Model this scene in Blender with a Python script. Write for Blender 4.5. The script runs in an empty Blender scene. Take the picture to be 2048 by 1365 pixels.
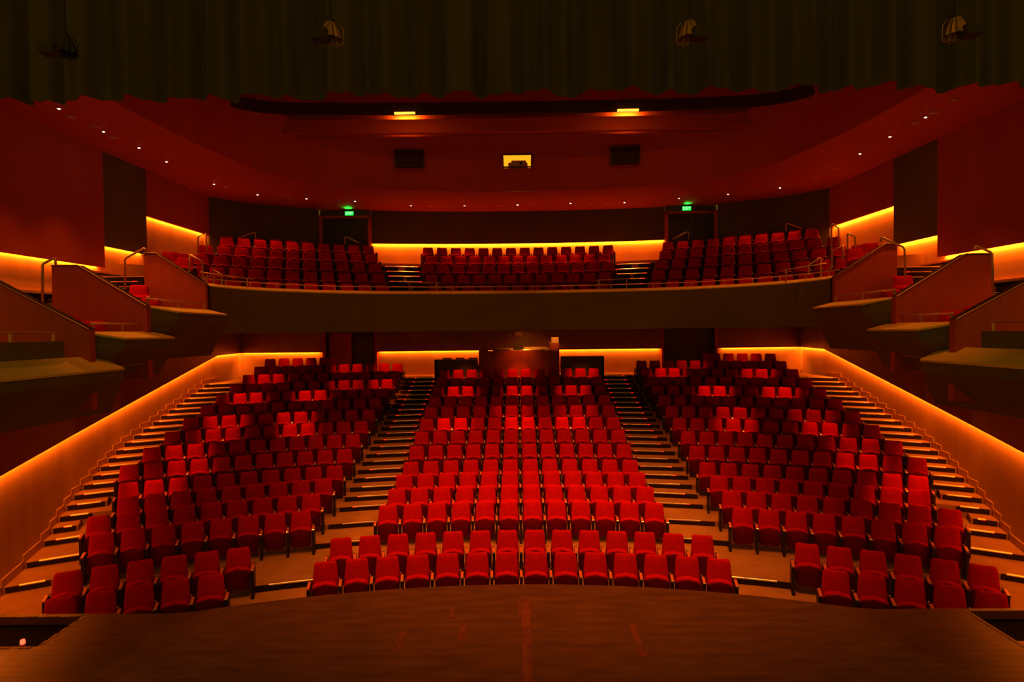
import bpy, math, random
from mathutils import Vector, Matrix
random.seed(7)
PI = math.pi
sc = bpy.context.scene
C = sc.collection
EYE = 4.30                    # stage floor is z = 0
F = 1212.0                    # focal length in pixels of a 2048 px wide frame
# ------------------------------------------------------------------ camera
cam = bpy.data.objects.new('camera', bpy.data.cameras.new('camera')); C.objects.link(cam)
cam.data.sensor_width = 36.0; cam.data.lens = F / 2048 * 36; cam.data.clip_end = 200
ROLL = math.radians(0.65)
yc = Vector((13.5, 20.5, -F)).normalized()
xc = Vector((math.cos(ROLL), math.sin(ROLL), 0)); xc = (xc - yc * xc.dot(yc)).normalized()
zc = xc.cross(yc)
CM = Matrix((xc, yc, zc))     # camera space -> world
cam.matrix_world = Matrix.Translation((0, 0, EYE)) @ CM.to_4x4()
sc.camera = cam
def ray(x, y): return CM @ Vector((x - 1024, 682.5 - y, -F))
def PD(x, y, D):
    d = ray(x, y); k = D / d.y; return Vector((d.x * k, D, EYE + d.z * k))
def PZ(x, y, z):              # z is given relative to the eye
    d = ray(x, y); k = z / d.z; return Vector((d.x * k, d.y * k, EYE + z))
# ------------------------------------------------------------------ world, exposure
w = bpy.data.worlds.new('world'); sc.world = w; w.use_nodes = True
w.node_tree.nodes['Background'].inputs[0].default_value = (0.100, 0.062, 0.006, 1)
w.node_tree.nodes['Background'].inputs[1].default_value = 1.75
vs = sc.view_settings
vs.view_transform = 'Standard'; vs.look = 'None'; vs.exposure = 0.0; vs.gamma = 1.0; vs.use_curve_mapping = False
cy = sc.cycles
cy.max_bounces = 5; cy.diffuse_bounces = 3; cy.glossy_bounces = 2; cy.transmission_bounces = 1
cy.sample_clamp_indirect = 3.0; cy.use_light_tree = True; cy.caustics_reflective = False; cy.caustics_refractive = False
# ------------------------------------------------------------------ lights
GLOW = (1.0, 0.17, 0.008)
WARM = (1.0, 0.20, 0.022)
def link_light(name, kind, loc, power, color, target=None, **kw):
    L = bpy.data.lights.new(name, kind); L.energy = power; L.color = color
    for k, v in kw.items(): setattr(L, k, v)
    o = bpy.data.objects.new(name, L); C.objects.link(o); o.location = loc
    if target is not None:
        o.rotation_euler = (Vector(target) - Vector(loc)).to_track_quat('-Z', 'Y').to_euler()
    return o
# unseen house spots, added ahead of the lighting bridge, above the border curtain's hem line
for x, y, z, tx, ty, tz, p, ang in [
    (-4.0, 9.6, 6.3, -1.0, 12.0, -4.5, 2500, 62), (4.0, 9.6, 6.3, 1.6, 12.0, -4.5, 3100, 62),
    (-7.5, 10.2, 6.2, -8.2, 12.5, -4.8, 330, 42), (7.5, 10.2, 6.2, 8.2, 12.5, -4.8, 420, 42),
    (-3.0, 11.5, 6.3, -1.9, 16.5, -3.8, 1700, 54), (3.4, 11.5, 6.3, 2.1, 16.5, -3.8, 1850, 54)]:
    link_light('unseen_house_spot', 'SPOT', (x, y, EYE + z), p, WARM, (tx, ty, EYE + tz), spot_size=math.radians(ang), spot_blend=1.0, shadow_soft_size=0.12)
for x in (-5.2, -1.8, 1.8, 5.2):   # house lights on the lighting bridge
    link_light('house_light', 'SPOT', (x, 17.4, EYE + 6.25), 420, WARM, (x * 1.05, 17.2, EYE), spot_size=math.radians(70), spot_blend=1.0, shadow_soft_size=0.03)
def glow_light(p0, p1, inward, power, width=0.05, tilt=0.35):
    """rectangular LED light between p0 and p1 washing down the wall behind it"""
    p0, p1 = Vector(p0), Vector(p1); d = p1 - p0; n = Vector(inward).normalized()
    mid = (p0 + p1) / 2
    L = bpy.data.lights.new('led_strip_light', 'AREA'); L.shape = 'RECTANGLE'; L.size = d.length * 0.995; L.size_y = width
    L.energy = power * d.length; L.color = GLOW; L.spread = PI
    o = bpy.data.objects.new('led_strip_light', L); C.objects.link(o)
    x = d.normalized(); zz = (Vector((0, 0, 1)) + n * tilt); zz = (zz - x * zz.dot(x)).normalized(); y = zz.cross(x)
    o.matrix_world = Matrix.Translation(mid) @ Matrix((x, y, zz)).transposed().to_4x4()
    return o
# ------------------------------------------------------------------ materials
MATS = {}
def mat(name, col, rough=0.8, metal=0.0, spec=0.3, noise=None, emit=None, bump=None, sheen=0.0):
    """noise = (scale xyz, second colour, detail);  bump = (scale, strength)"""
    m = bpy.data.materials.new(name); m.use_nodes = True; nt = m.node_tree; b = nt.nodes['Principled BSDF']
    b.inputs['Base Color'].default_value = (*col, 1); b.inputs['Roughness'].default_value = rough
    b.inputs['Metallic'].default_value = metal; b.inputs['Specular IOR Level'].default_value = spec
    if sheen: b.inputs['Sheen Weight'].default_value = sheen; b.inputs['Sheen Tint'].default_value = (*col, 1)
    tc = nt.nodes.new('ShaderNodeTexCoord')
    if noise:
        s, c2, det = noise
        mp = nt.nodes.new('ShaderNodeMapping'); mp.inputs['Scale'].default_value = s
        nz = nt.nodes.new('ShaderNodeTexNoise'); nz.inputs['Scale'].default_value = 1.0; nz.inputs['Detail'].default_value = det
        rp = nt.nodes.new('ShaderNodeValToRGB'); rp.color_ramp.elements[0].position = 0.32; rp.color_ramp.elements[1].position = 0.68
        rp.color_ramp.elements[0].color = (*col, 1); rp.color_ramp.elements[1].color = (*c2, 1)
        nt.links.new(tc.outputs['Object'], mp.inputs[0]); nt.links.new(mp.outputs[0], nz.inputs['Vector'])
        nt.links.new(nz.outputs['Fac'], rp.inputs[0]); nt.links.new(rp.outputs[0], b.inputs['Base Color'])
    if bump:
        nb = nt.nodes.new('ShaderNodeTexNoise'); nb.inputs['Scale'].default_value = bump[0]; nb.inputs['Detail'].default_value = 3
        bp = nt.nodes.new('ShaderNodeBump'); bp.inputs['Strength'].default_value = bump[1]; bp.inputs['Distance'].default_value = 0.02
        nt.links.new(tc.outputs['Object'], nb.inputs['Vector']); nt.links.new(nb.outputs['Fac'], bp.inputs['Height']); nt.links.new(bp.outputs[0], b.inputs['Normal'])
    if emit:
        b.inputs['Emission Color'].default_value = (*emit[0], 1); b.inputs['Emission Strength'].default_value = emit[1]
    MATS[name] = m; return m
mat('seat_fabric', (0.58, 0.0055, 0.003), 0.95, spec=0.1, noise=((14, 14, 14), (0.48, 0.004, 0.003), 3), bump=(90, 0.12), sheen=0.15)
mat('seat_fabric_shaded', (0.21, 0.005, 0.003), 0.95, spec=0.1)  # seat red darkened so the tipped-up undersides read as shaded
mat('arm_wood', (0.90, 0.26, 0.10), 0.3, spec=0.6, noise=((60, 6, 60), (0.8, 0.2, 0.08), 2))
mat('black_metal', (0.025, 0.018, 0.012), 0.5, spec=0.4)
mat('metal', (0.78, 0.66, 0.48), 0.28, metal=1.0)
mat('nosing_metal', (1.0, 0.86, 0.70), 0.34, metal=0.85, spec=0.9)
mat('rail_metal', (0.72, 0.50, 0.26), 0.4, metal=0.6)
mat('carpet', (0.50, 0.28, 0.09), 0.95, spec=0.1, noise=((3, 3, 3), (0.42, 0.23, 0.075), 4), bump=(160, 0.15))
mat('riser_dark', (0.035, 0.022, 0.010), 0.9, spec=0.15)
mat('wall_wood', (0.66, 0.40, 0.17), 0.5, spec=0.3, noise=((2.5, 2.5, 0.5), (0.60, 0.34, 0.14), 3))
mat('dark_wood', (0.26, 0.10, 0.03), 0.38, spec=0.4, noise=((2.0, 2.0, 0.6), (0.20, 0.075, 0.024), 3))
mat('panel_red', (0.52, 0.085, 0.016), 0.7, noise=((1.2, 1.2, 0.5), (0.46, 0.07, 0.014), 3))
mat('panel_brown', (0.15, 0.14, 0.04), 0.8, noise=((1.5, 1.5, 0.5), (0.13, 0.12, 0.035), 3))
mat('panel_dark', (0.10, 0.095, 0.03), 0.8, noise=((1.5, 1.5, 0.6), (0.085, 0.08, 0.025), 3))
mat('ceiling_red', (0.54, 0.09, 0.018), 0.75, noise=((0.4, 0.4, 0.4), (0.50, 0.08, 0.016), 2))
mat('parapet_red', (0.50, 0.10, 0.03), 0.6, noise=((5, 5, 0.8), (0.42, 0.08, 0.024), 3))
mat('ledge_tan', (0.80, 0.66, 0.13), 0.7, noise=((3, 3, 3), (0.74, 0.60, 0.115), 3))
mat('fascia', (0.13, 0.135, 0.035), 0.9, noise=((1.2, 1.2, 1.2), (0.11, 0.115, 0.03), 3))
mat('black_velvet', (0.11, 0.085, 0.045), 1.0, spec=0.02, noise=((2.5, 2.5, 0.25), (0.075, 0.058, 0.03), 3))
mat('black_paint', (0.06, 0.045, 0.018), 0.85, spec=0.1)
mat('hatch_shade', (0.012, 0.010, 0.004), 0.9, spec=0.05)  # matte black puts the darkness of a deep pit into the colour
mat('brass', (0.42, 0.22, 0.05), 0.4, metal=0.8)
mat('cream', (0.72, 0.50, 0.22), 0.6)
mat('amber_room', (0.8, 0.4, 0.1), 0.8, emit=((1.0, 0.30, 0.008), 1.6))
mat('lamp_white', (1, 1, 1), 0.5, emit=((1.0, 0.72, 0.60), 60))
mat('lamp_off', (0.62, 0.40, 0.20), 0.5)
mat('flood_lamp', (1, 0.8, 0.4), 0.5, emit=((1.0, 0.34, 0.02), 4.5))
mat('red_led', (1, 0.1, 0.05), 0.5, emit=((1.0, 0.010, 0.006), 1.5))
mat('pilot_led', (1, 0.1, 0.05), 0.5, emit=((1.0, 0.05, 0.02), 5.0))
mat('sign_green', (0.0, 0.5, 0.1), 0.5, emit=((0.002, 0.85, 0.03), 1.1))
mat('sign_white', (0.8, 1, 0.9), 0.5, emit=((0.35, 1.0, 0.55), 1.3))
mat('tape', (0.24, 0.075, 0.025), 0.45, noise=((9, 4, 1), (0.12, 0.04, 0.016), 4))
mat('yellow_tape', (0.50, 0.30, 0.05), 0.6)
mat('led_strip', (1, 0.6, 0.2), 0.5, emit=((1.0, 0.35, 0.03), 3.0))
# stage boards: planks across, worn, semi-gloss
def stage_material():
    m = mat('stage_boards', (0.095, 0.045, 0.013), 0.32, spec=0.45, noise=((1.6, 7, 1), (0.155, 0.074, 0.021), 9))
    nt = m.node_tree; b = nt.nodes['Principled BSDF']; tc = nt.nodes.new('ShaderNodeTexCoord')
    wv = nt.nodes.new('ShaderNodeTexWave'); wv.wave_type = 'BANDS'; wv.bands_direction = 'Y'
    wv.inputs['Scale'].default_value = 2.4; wv.inputs['Distortion'].default_value = 0.3; wv.inputs['Detail'].default_value = 2
    nz = nt.nodes.new('ShaderNodeTexNoise'); nz.inputs['Scale'].default_value = 3.5; nz.inputs['Detail'].default_value = 5
    ad = nt.nodes.new('ShaderNodeMath'); ad.operation = 'ADD'
    bp = nt.nodes.new('ShaderNodeBump'); bp.inputs['Strength'].default_value = 0.12; bp.inputs['Distance'].default_value = 0.01
    mr = nt.nodes.new('ShaderNodeMapRange'); mr.inputs['To Min'].default_value = 0.22; mr.inputs['To Max'].default_value = 0.5
    L = nt.links.new
    L(tc.outputs['Object'], wv.inputs['Vector']); L(tc.outputs['Object'], nz.inputs['Vector'])
    L(wv.outputs['Fac'], ad.inputs[0]); L(nz.outputs['Fac'], ad.inputs[1]); L(ad.outputs[0], bp.inputs['Height']); L(bp.outputs[0], b.inputs['Normal'])
    L(nz.outputs['Fac'], mr.inputs['Value']); L(mr.outputs[0], b.inputs['Roughness'])
stage_material()
# ------------------------------------------------------------------ mesh helpers
class MB:
    def __init__(s): s.v = []; s.f = []
    def add(s, vs, fs, M=None):
        n = len(s.v)
        s.v += [tuple(M @ Vector(p)) if M is not None else tuple(p) for p in vs]
        s.f += [tuple(i + n for i in f) for f in fs]; return s
    def box(s, x0, x1, y0, y1, z0, z1, M=None):
        return s.add([(x0,y0,z0),(x1,y0,z0),(x1,y1,z0),(x0,y1,z0),(x0,y0,z1),(x1,y0,z1),(x1,y1,z1),(x0,y1,z1)],
                     [(0,3,2,1),(4,5,6,7),(0,1,5,4),(1,2,6,5),(2,3,7,6),(3,0,4,7)], M)
    def prism(s, poly, z0, z1):           # plan polygon extruded in z (z0/z1 numbers or per-point lists)
        n = len(poly); a = z0 if isinstance(z0, (list, tuple)) else [z0]*n; b = z1 if isinstance(z1, (list, tuple)) else [z1]*n
        vs = [(p[0], p[1], a[i]) for i, p in enumerate(poly)] + [(p[0], p[1], b[i]) for i, p in enumerate(poly)]
        return s.add(vs, [tuple(range(n))[::-1], tuple(range(n, 2*n))] + [(i, (i+1) % n, (i+1) % n + n, i + n) for i in range(n)])
    def slab(s, pts, y0, y1):              # (x, z) polygon extruded in y
        n = len(pts)
        vs = [(p[0], y0, p[1]) for p in pts] + [(p[0], y1, p[1]) for p in pts]
        return s.add(vs, [tuple(range(n)), tuple(range(n, 2*n))[::-1]] + [(i + n, (i+1) % n + n, (i+1) % n, i) for i in range(n)])
    def tube(s, pts, r, n=8, cap=True):
        pts = [Vector(p) for p in pts]; rings = []; prev = None
        for i, p in enumerate(pts):
            t = ((pts[min(i+1, len(pts)-1)] - pts[max(i-1, 0)])).normalized()
            if prev is None: u = t.orthogonal().normalized()
            else: u = (prev - t * prev.dot(t)).normalized()
            prev = u; v = t.cross(u); rr = r[i] if isinstance(r, (list, tuple)) else r
            rings.append([p + (u * math.cos(2*PI*k/n) + v * math.sin(2*PI*k/n)) * rr for k in range(n)])
        vs = [q for rg in rings for q in rg]; fs = []
        for i in range(len(pts)-1):
            for k in range(n): fs.append((i*n+k, i*n+(k+1) % n, (i+1)*n+(k+1) % n, (i+1)*n+k))
        if cap: fs += [tuple(range(n))[::-1], tuple(range((len(pts)-1)*n, len(pts)*n))]
        return s.add(vs, fs)
    def strip(s, A, B):                    # quads between two polylines
        n = len(A)
        return s.add(list(A) + list(B), [(i, i+1, n+i+1, n+i) for i in range(n-1)])
    def lathe(s, prof, n=20, M=None):      # (r, z) profile about z
        vs = [(r*math.cos(2*PI*k/n), r*math.sin(2*PI*k/n), z) for r, z in prof for k in range(n)]; fs = []
        for i in range(len(prof)-1):
            for k in range(n): fs.append((i*n+k, i*n+(k+1) % n, (i+1)*n+(k+1) % n, (i+1)*n+k))
        fs += [tuple(range(n))[::-1], tuple(range((len(prof)-1)*n, len(prof)*n))]
        return s.add(vs, fs, M)
    def mesh(s, name, m, smooth=False):
        me = bpy.data.meshes.new(name); me.from_pydata(s.v, [], s.f)
        for mm in (m if isinstance(m, (list, tuple)) else [m]): me.materials.append(MATS[mm])
        if smooth:
            for p in me.polygons: p.use_smooth = True
        me.update(); return me
    def obj(s, name, m, parent=None, smooth=False):
        o = bpy.data.objects.new(name, s.mesh(name, m, smooth)); C.objects.link(o)
        if parent: o.parent = parent
        return o
def local(o, M): o.matrix_local = M; return o
def tag(o, label, cat, group=None, kind=None):
    o['label'] = label; o['category'] = cat
    if group: o['group'] = group
    if kind: o['kind'] = kind
    return o
def struct(o, label=None):
    o['kind'] = 'structure'
    if label: o['label'] = label
    return o
def thing(name, label, cat, loc=(0, 0, 0), rotz=0, group=None):
    o = bpy.data.objects.new(name, None); C.objects.link(o); o.location = loc; o.rotation_euler = (0, 0, rotz)
    o.empty_display_size = 0.2
    return tag(o, label, cat, group)
ORD = ['zeroth','first','second','third','fourth','fifth','sixth','seventh','eighth','ninth','tenth','eleventh','twelfth','thirteenth','fourteenth',
       'fifteenth','sixteenth','seventeenth','eighteenth','nineteenth','twentieth','twenty-first','twenty-second','twenty-third','twenty-fourth','twenty-fifth','twenty-sixth']
NUM = ['zero','one','two','three','four','five','six','seven','eight','nine','ten','eleven','twelve','thirteen','fourteen']
# ------------------------------------------------------------------ plan of the stalls (arcs about (0, -4.1))
YC = -4.1
def arc(R, ph): return (R * math.sin(ph), YC + R * math.cos(ph))
TIP = {1: 10.95, 2: 11.9}
for n in range(3, 17): TIP[n] = 13.55 + 0.96 * (n - 3)
FZ = {1: -5.05, 2: -4.95, 3: -4.82, 4: -4.70, 5: -4.58, 6: -4.46}
for n in range(7, 17): FZ[n] = -4.46 + 0.255 * (n - 6)
RT = {n: TIP[n] - YC for n in TIP}
EDGE = {n: RT[n] - 0.55 for n in range(4, 17)}; EDGE[3] = 16.35
WALL = [(8.3, 7.5), (8.9, 9.0), (9.85, 11.5), (11.1, 14.75), (11.75, 17.5), (11.95, 20.4), (12.15, 24.0), (12.5, 26.9)]
WZ =   [-2.65,      -2.61,      -2.53,        -2.43,          -2.14,         -1.58,         -0.86,         -0.86]
def wall_phi(R, inset=0.0):
    best = None
    for (x0, y0), (x1, y1) in zip(WALL, WALL[1:]):
        for k in range(41):
            t = k / 40; x = x0 + (x1 - x0) * t - inset; y = y0 + (y1 - y0) * t
            e = abs(math.hypot(x, y - YC) - R)
            if best is None or e < best[0]: best = (e, math.atan2(x, y - YC))
    return best[1]
def ring(mb, R0, R1, pa, pb, z0, z1, n=28, pa1=None, pb1=None):
    """solid ring sector; front riser faces the stage"""
    pa1 = pa if pa1 is None else pa1; pb1 = pb if pb1 is None else pb1
    A = [arc(R0, pa + (pb - pa) * i / n) for i in range(n + 1)]; B = [arc(R1, pa1 + (pb1 - pa1) * i / n) for i in range(n + 1)]
    vs = [(x, y, z1) for x, y in A] + [(x, y, z1) for x, y in B] + [(x, y, z0) for x, y in A] + [(x, y, z0) for x, y in B]
    m = n + 1; fs = []
    for i in range(n):
        fs += [(i, i+1, m+i+1, m+i), (2*m+i+1, 2*m+i, 3*m+i, 3*m+i+1), (2*m+i, 2*m+i+1, i+1, i), (m+i, m+i+1, 3*m+i+1, 3*m+i)]
    fs += [(0, m, 3*m, 2*m), (n, 2*m+n, 3*m+n, m+n)]
    mb.add(vs, fs)
# ------------------------------------------------------------------ stage
E = EYE
SR = 14.3                     # radius of the stage's curved edge
def stage_edge(x): return max(math.sqrt(max(SR*SR - x*x, 0)) + YC, 9.22)
xs = [-6.72 + 13.44 * i / 40 for i in range(41)]
st = MB()
st.prism([(-6.72, -4), (6.72, -4)] + [(x, stage_edge(x)) for x in reversed(xs)], -0.12, 0.0)
for s in (-1, 1):
    a, b = sorted((s * 6.72, s * 9.6))
    st.box(a, b, 9.12, 9.22, -0.12, 0.0); st.box(a, b, -4, 8.25, -0.12, 0.0)
struct(st.obj('floor_stage', 'stage_boards'), 'dark worn glossy timber stage floor with a curved front edge')
rs = MB(); pts = [(-9.6, 9.22)] + [(x, stage_edge(x)) for x in xs] + [(9.6, 9.22)]
rs.strip([(x, y + 0.0, -0.12) for x, y in pts], [(x, y, E - 4.97) for x, y in pts])
struct(rs.obj('trim_stage_front', 'riser_dark'))
for s, side in ((-1, 'left'), (1, 'right')):
    a, b = sorted((s * 6.72, s * 9.6)); p = MB()
    p.box(a, b, 8.25, 9.12, -0.20, -0.16); p.box(a, b, 8.2, 8.25, -0.2, -0.12); p.box(a, b, 9.12, 9.17, -0.2, -0.12)
    c, d = sorted((s * 6.72, s * 6.67)); p.box(c, d, 8.25, 9.12, -0.2, -0.12)
    tag(p.obj('orchestra_pit_hatch', 'hatch_shade'), f'open floor hatch, painted black for its shade, at the {side} end of the stage', 'hatch')
    t = thing('edge_tape', f'striped warning tape around the open stage hatch on the {side}', 'tape', (0, 0, 0))
    m = MB()
    if s < 0:
        for k in range(9): m.box(-6.78 - 0.33*k - 0.17, -6.78 - 0.33*k, 9.125, 9.175, 0.001, 0.006)
        m.obj('far_edge_stripes', 'yellow_tape', t); m = MB()
        for k in range(5): m.box(-6.72, -6.67, 8.3 + 0.18*k, 8.40 + 0.18*k, 0.001, 0.006)
        m.obj('side_edge_stripes', 'yellow_tape', t); m = MB()
        for k in range(8): m.box(-6.78 - 0.3*k - 0.16, -6.78 - 0.3*k, 8.19, 8.235, 0.001, 0.006)
        m.obj('near_edge_stripes', 'tape', t)
    else:
        m.box(6.75, 9.4, 9.13, 9.165, 0.001, 0.006); m.obj('far_edge_line', 'yellow_tape', t)
        m = MB(); m.box(6.68, 6.72, 7.2, 9.165, 0.001, 0.006); m.obj('side_edge_line', 'yellow_tape', t)
q = PZ(37, 1291, -4.33)
t = thing('pilot_light', 'small red warning lamp glowing at the near edge of the left hatch', 'light', (q.x, 8.42, -0.03))
m = MB(); m.box(-0.05, 0.05, -0.03, 0.0, -0.08, -0.03); m.obj('bracket', 'black_metal', t)
m = MB(); m.lathe([(0.0, -0.03), (0.03, -0.02), (0.034, 0.01), (0.025, 0.04), (0.0, 0.05)], 12); m.obj('lens', 'pilot_led', t, True)
m = MB()
for (x0, x1, y0, y1) in [(-0.005, 0.125, 7.2, 9.7), (-0.06, 0.14, 9.1, 9.5)]: m.box(x0, x1, y0, y1, 0.001, 0.003 + 0.001*(y0 > 9))
tag(m.obj('centre_tape', 'tape'), 'faded reddish strip of tape along the centre line of the stage', 'tape')
for k, (x, y, wd, ln) in enumerate([(-0.9, 8.35, 0.10, 0.5), (-1.75, 8.0, 0.09, 0.6), (1.55, 7.9, 0.10, 0.9), (-1.1, 9.0, 0.06, 0.35)]):
    m = MB(); m.box(x, x + wd, y, y + ln, 0.001, 0.003)
    tag(m.obj('tape_mark', 'tape'), ['faded tape mark left of the stage centre line, halfway to the edge', 'faded tape mark on the stage, left of the others',
        'long faded tape mark on the stage right of the centre line', 'short faded tape mark left of centre near the curved stage edge'][k], 'tape')
# ------------------------------------------------------------------ stalls floor, risers, aisle steps
fl = MB()
ring(fl, 13.1, 15.5, -wall_phi(13.1), wall_phi(13.1), E - 5.3, E + FZ[1], 40)
ring(fl, 15.5, EDGE[3], -wall_phi(15.5), wall_phi(15.5), E - 5.3, E + FZ[2], 40, -wall_phi(EDGE[3]), wall_phi(EDGE[3]))
for n in range(3, 17):
    R0 = EDGE[n]; R1 = EDGE[n+1] if n < 16 else 31.6
    p0 = wall_phi(R0); p1 = wall_phi(R1) if n < 16 else math.atan2(12.5, 31.0)
    ring(fl, R0, R1, -p0, p0, E - 5.3, E + FZ[n], 44, -p1, p1)
struct(fl.obj('floor', 'carpet'), 'brown carpeted stalls floor rising in curved tiers')
def ring_profile(mb, prof, pa, pb, n=6, yc=None):
    """closed (radius, z) profile swept along an arc"""
    yc = YC if yc is None else yc; k = len(prof); vs = []; fs = []
    for i in range(n + 1):
        ph = pa + (pb - pa) * i / n; vs += [(r * math.sin(ph), yc + r * math.cos(ph), z) for r, z in prof]
    for i in range(n):
        for j in range(k): fs.append((i*k + j, i*k + (j+1) % k, (i+1)*k + (j+1) % k, (i+1)*k + j))
    fs += [tuple(range(k))[::-1], tuple(range(n*k, n*k + k))]
    mb.add(vs, fs)
def nosing(R, z): return [(R - 0.024, z - 0.020), (R - 0.024, z - 0.008), (R - 0.020, z + 0.002), (R - 0.010, z + 0.009), (R + 0.004, z + 0.012), (R + 0.045, z + 0.012), (R + 0.045, z - 0.004), (R - 0.002, z - 0.004)]
def aisle(name, s, xin, xout_fn, label_of, rows, nos_group, LEDn=None):
    """half steps, dark risers and metal nosings of one aisle; s = side sign, xin / xout_fn(R) plan limits"""
    hs = MB(); k = 0
    for n in rows:
        levels = [(EDGE[n], FZ[n], FZ[n-1] if n < 7 else FZ[n] - 0.1275)]
        if n >= 7: levels.insert(0, (EDGE[n] - 0.47, FZ[n] - 0.1275, FZ[n-1]))
        for (R, z, zb) in levels:
            a = math.asin(xin(n) / R); b = xout_fn(R, n); lo, hi = (a, b) if s > 0 else (-b, -a)
            if R < EDGE[n]:
                ring(hs, R, EDGE[n] + 0.02, lo, hi, E + zb - 0.02, E + z, 6)
            k += 1
            t = thing('step_nosing', label_of(k), 'step edge', (0, 0, 0), 0, nos_group)
            m = MB(); g = MB()
            ring(m, R - 0.012, R - 0.004, lo + 0.002, hi - 0.002, E + zb + 0.004, E + z - 0.008, 6); m.obj('riser_face', 'riser_dark', t)
            w_ = 0.12 / R; A, B = lo + w_ * 1.0, hi - w_ * (3.2 if xin(n) > 4 else 3.0)
            if s < 0: A, B = lo + w_ * 3.0, hi - w_
            if xin(n) > 6: A, B = (lo + w_, hi - w_ * 2) if s > 0 else (lo + w_ * 2, hi - w_)
            m = MB(); ring_profile(m, nosing(R, E + z), A, B); ms = m.obj('metal_strip', 'nosing_metal', t)
            if n >= 5 and (k % 3 != 0 or n > 9):
                for e in (A, B - 0.09 / R):
                    if xin(n) > 6 and e != (A if s < 0 else B - 0.09 / R): continue
                    m = MB(); ring(m, R - 0.030, R - 0.022, e, e + 0.09 / R, E + z - 0.014, E + z + 0.002, 1); m.obj('guide_light', 'red_led', ms)
    struct(hs.obj(name, 'carpet'))
XIN = lambda n: 3.36 if n > 3 else 3.75
SIDE_IN = {1: 5.0, 2: 5.0, 3: 4.5, 4: 4.61, 5: 4.64, 6: 4.66, 7: 4.67, 8: 4.70, 9: 4.71, 10: 4.72, 11: 4.72, 12: 4.72, 13: 4.72, 14: 4.72, 15: 4.72, 16: 4.72}
COUNT = {1: 5, 2: 6, 3: 8, 4: 9, 5: 9, 6: 10, 16: 5}
for n in range(7, 16): COUNT[n] = 11
PS, PCEN = 0.525, 0.54
def outer_phi(n): return math.asin(SIDE_IN[n] / RT[n]) + (COUNT[n] if n != 16 else 11) * PS / RT[n]
for s, side in ((-1, 'left'), (1, 'right')):
    aisle('floor_aisle_steps', s, XIN, lambda R, n: math.asin((SIDE_IN[n] if n > 3 else 5.2) / R),
          lambda k, side=side: f'dark step with metal edge, {ORD[k]} up the aisle {side} of the centre block', range(3, 17), 'metal edged steps of the stalls aisles')
    aisle('floor_side_steps', s, lambda n: RT[n] * math.sin(outer_phi(n)) + 0.06, lambda R, n: wall_phi(R, 0.02),
          lambda k, side=side: f'dark step with metal edge, {ORD[k]} up the aisle along the {side} wall', range(3, 17), 'metal edged steps along the stalls side walls')
# ------------------------------------------------------------------ seats
def pad(wb, wt, h, t, r, bulge=0.02, n=5, crown=0.0):
    """upright upholstered pad: trapezoid outline with rounded corners, bevelled rim; front faces -y"""
    cs = [(-wb/2, 0), (wb/2, 0), (wt/2, h), (-wt/2, h)]; out = []
    rr = [r*0.6, r*0.6, r, r]
    for i in range(4):
        p = Vector(cs[i]).to_2d() if False else Vector((cs[i][0], cs[i][1])); a = Vector(cs[i-1]); b = Vector(cs[(i+1) % 4])
        a = Vector((a[0], a[1])); b = Vector((b[0], b[1]))
        p0 = p + (a - p).normalized() * rr[i]; p1 = p + (b - p).normalized() * rr[i]
        for k in range(n):
            q = k / (n - 1); out.append(p0 * (1-q)**2 + p * 2*q*(1-q) + p1 * q*q)
    if crown:
        mid = []
        for i, p in enumerate(out):
            mid.append(p)
            if i == 3*n - 1:
                for q in (0.25, 0.5, 0.75): mid.append(out[i] * (1-q) + out[i+1] * q + Vector((0, crown * 4*q*(1-q))))
        out = mid
    c = sum((p for p in out), Vector((0, 0))) / len(out); N = len(out)
    def rg(sc_, y): return [((c + (p - c) * sc_)[0], y, (c + (p - c) * sc_)[1]) for p in out]
    b = min(t * 0.4, 0.03)
    rings = [rg(0.93, t), rg(1.0, t - b), rg(1.0, b), rg(0.95, 0.006), rg(0.80, -bulge * 0.5)]
    vs = [p for r_ in rings for p in r_] + [(c[0], -bulge, c[1]), (c[0], t, c[1])]; fs = []
    for i in range(len(rings) - 1):
        for k in range(N): fs.append((i*N + k, (i+1)*N + k, (i+1)*N + (k+1) % N, i*N + (k+1) % N))
    L = (len(rings) - 1) * N; f0, b0 = len(rings) * N, len(rings) * N + 1
    for k in range(N): fs.append((L + k, f0, L + (k+1) % N)); fs.append((k, (k+1) % N, b0))
    return vs, fs
M_BACK = Matrix.Translation((0, 0.30, 0.42)) @ Matrix.Rotation(math.radians(-13), 4, 'X')
M_PAN = Matrix.Translation((0, 0.235, 0.125)) @ Matrix.Rotation(math.radians(15), 4, 'X')
def seat_parts():
    a = MB().add(*pad(0.47, 0.385, 0.475, 0.085, 0.055, 0.018, 4, -0.008), M=M_BACK)
    b = MB().add(*pad(0.43, 0.465, 0.45, 0.12, 0.15, 0.012, 6, 0.02), M=M_PAN)
    c = MB().add(*rbox(0.052, 0.30, 0.035, 0.008), M=Matrix.Translation((0.27, 0.15, 0.56)))
    d = MB().box(0.243, 0.297, 0.05, 0.42, 0.0, 0.542)
    e = MB().lathe([(0.0, -0.012), (0.014, -0.01), (0.016, 0.006), (0.0, 0.016)], 8, Matrix.Translation((0.245, 0.30, 0.60)))
    return a, b, c, d, e
def rbox(w_, l, h, b):
    vs = []; 
    for z, i in ((-h/2, b), (-h/2 + b, 0), (h/2 - b, 0), (h/2, b)):
        X, Y = w_/2 - i, l/2 - i
        vs += [(-X, -Y, z), (X, -Y, z), (X, Y, z), (-X, Y, z)]
    fs = [(3, 2, 1, 0), (12, 13, 14, 15)]
    for k in range(3):
        for j in range(4): fs.append((k*4 + j, k*4 + (j+1) % 4, (k+1)*4 + (j+1) % 4, (k+1)*4 + j))
    return vs, fs
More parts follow.
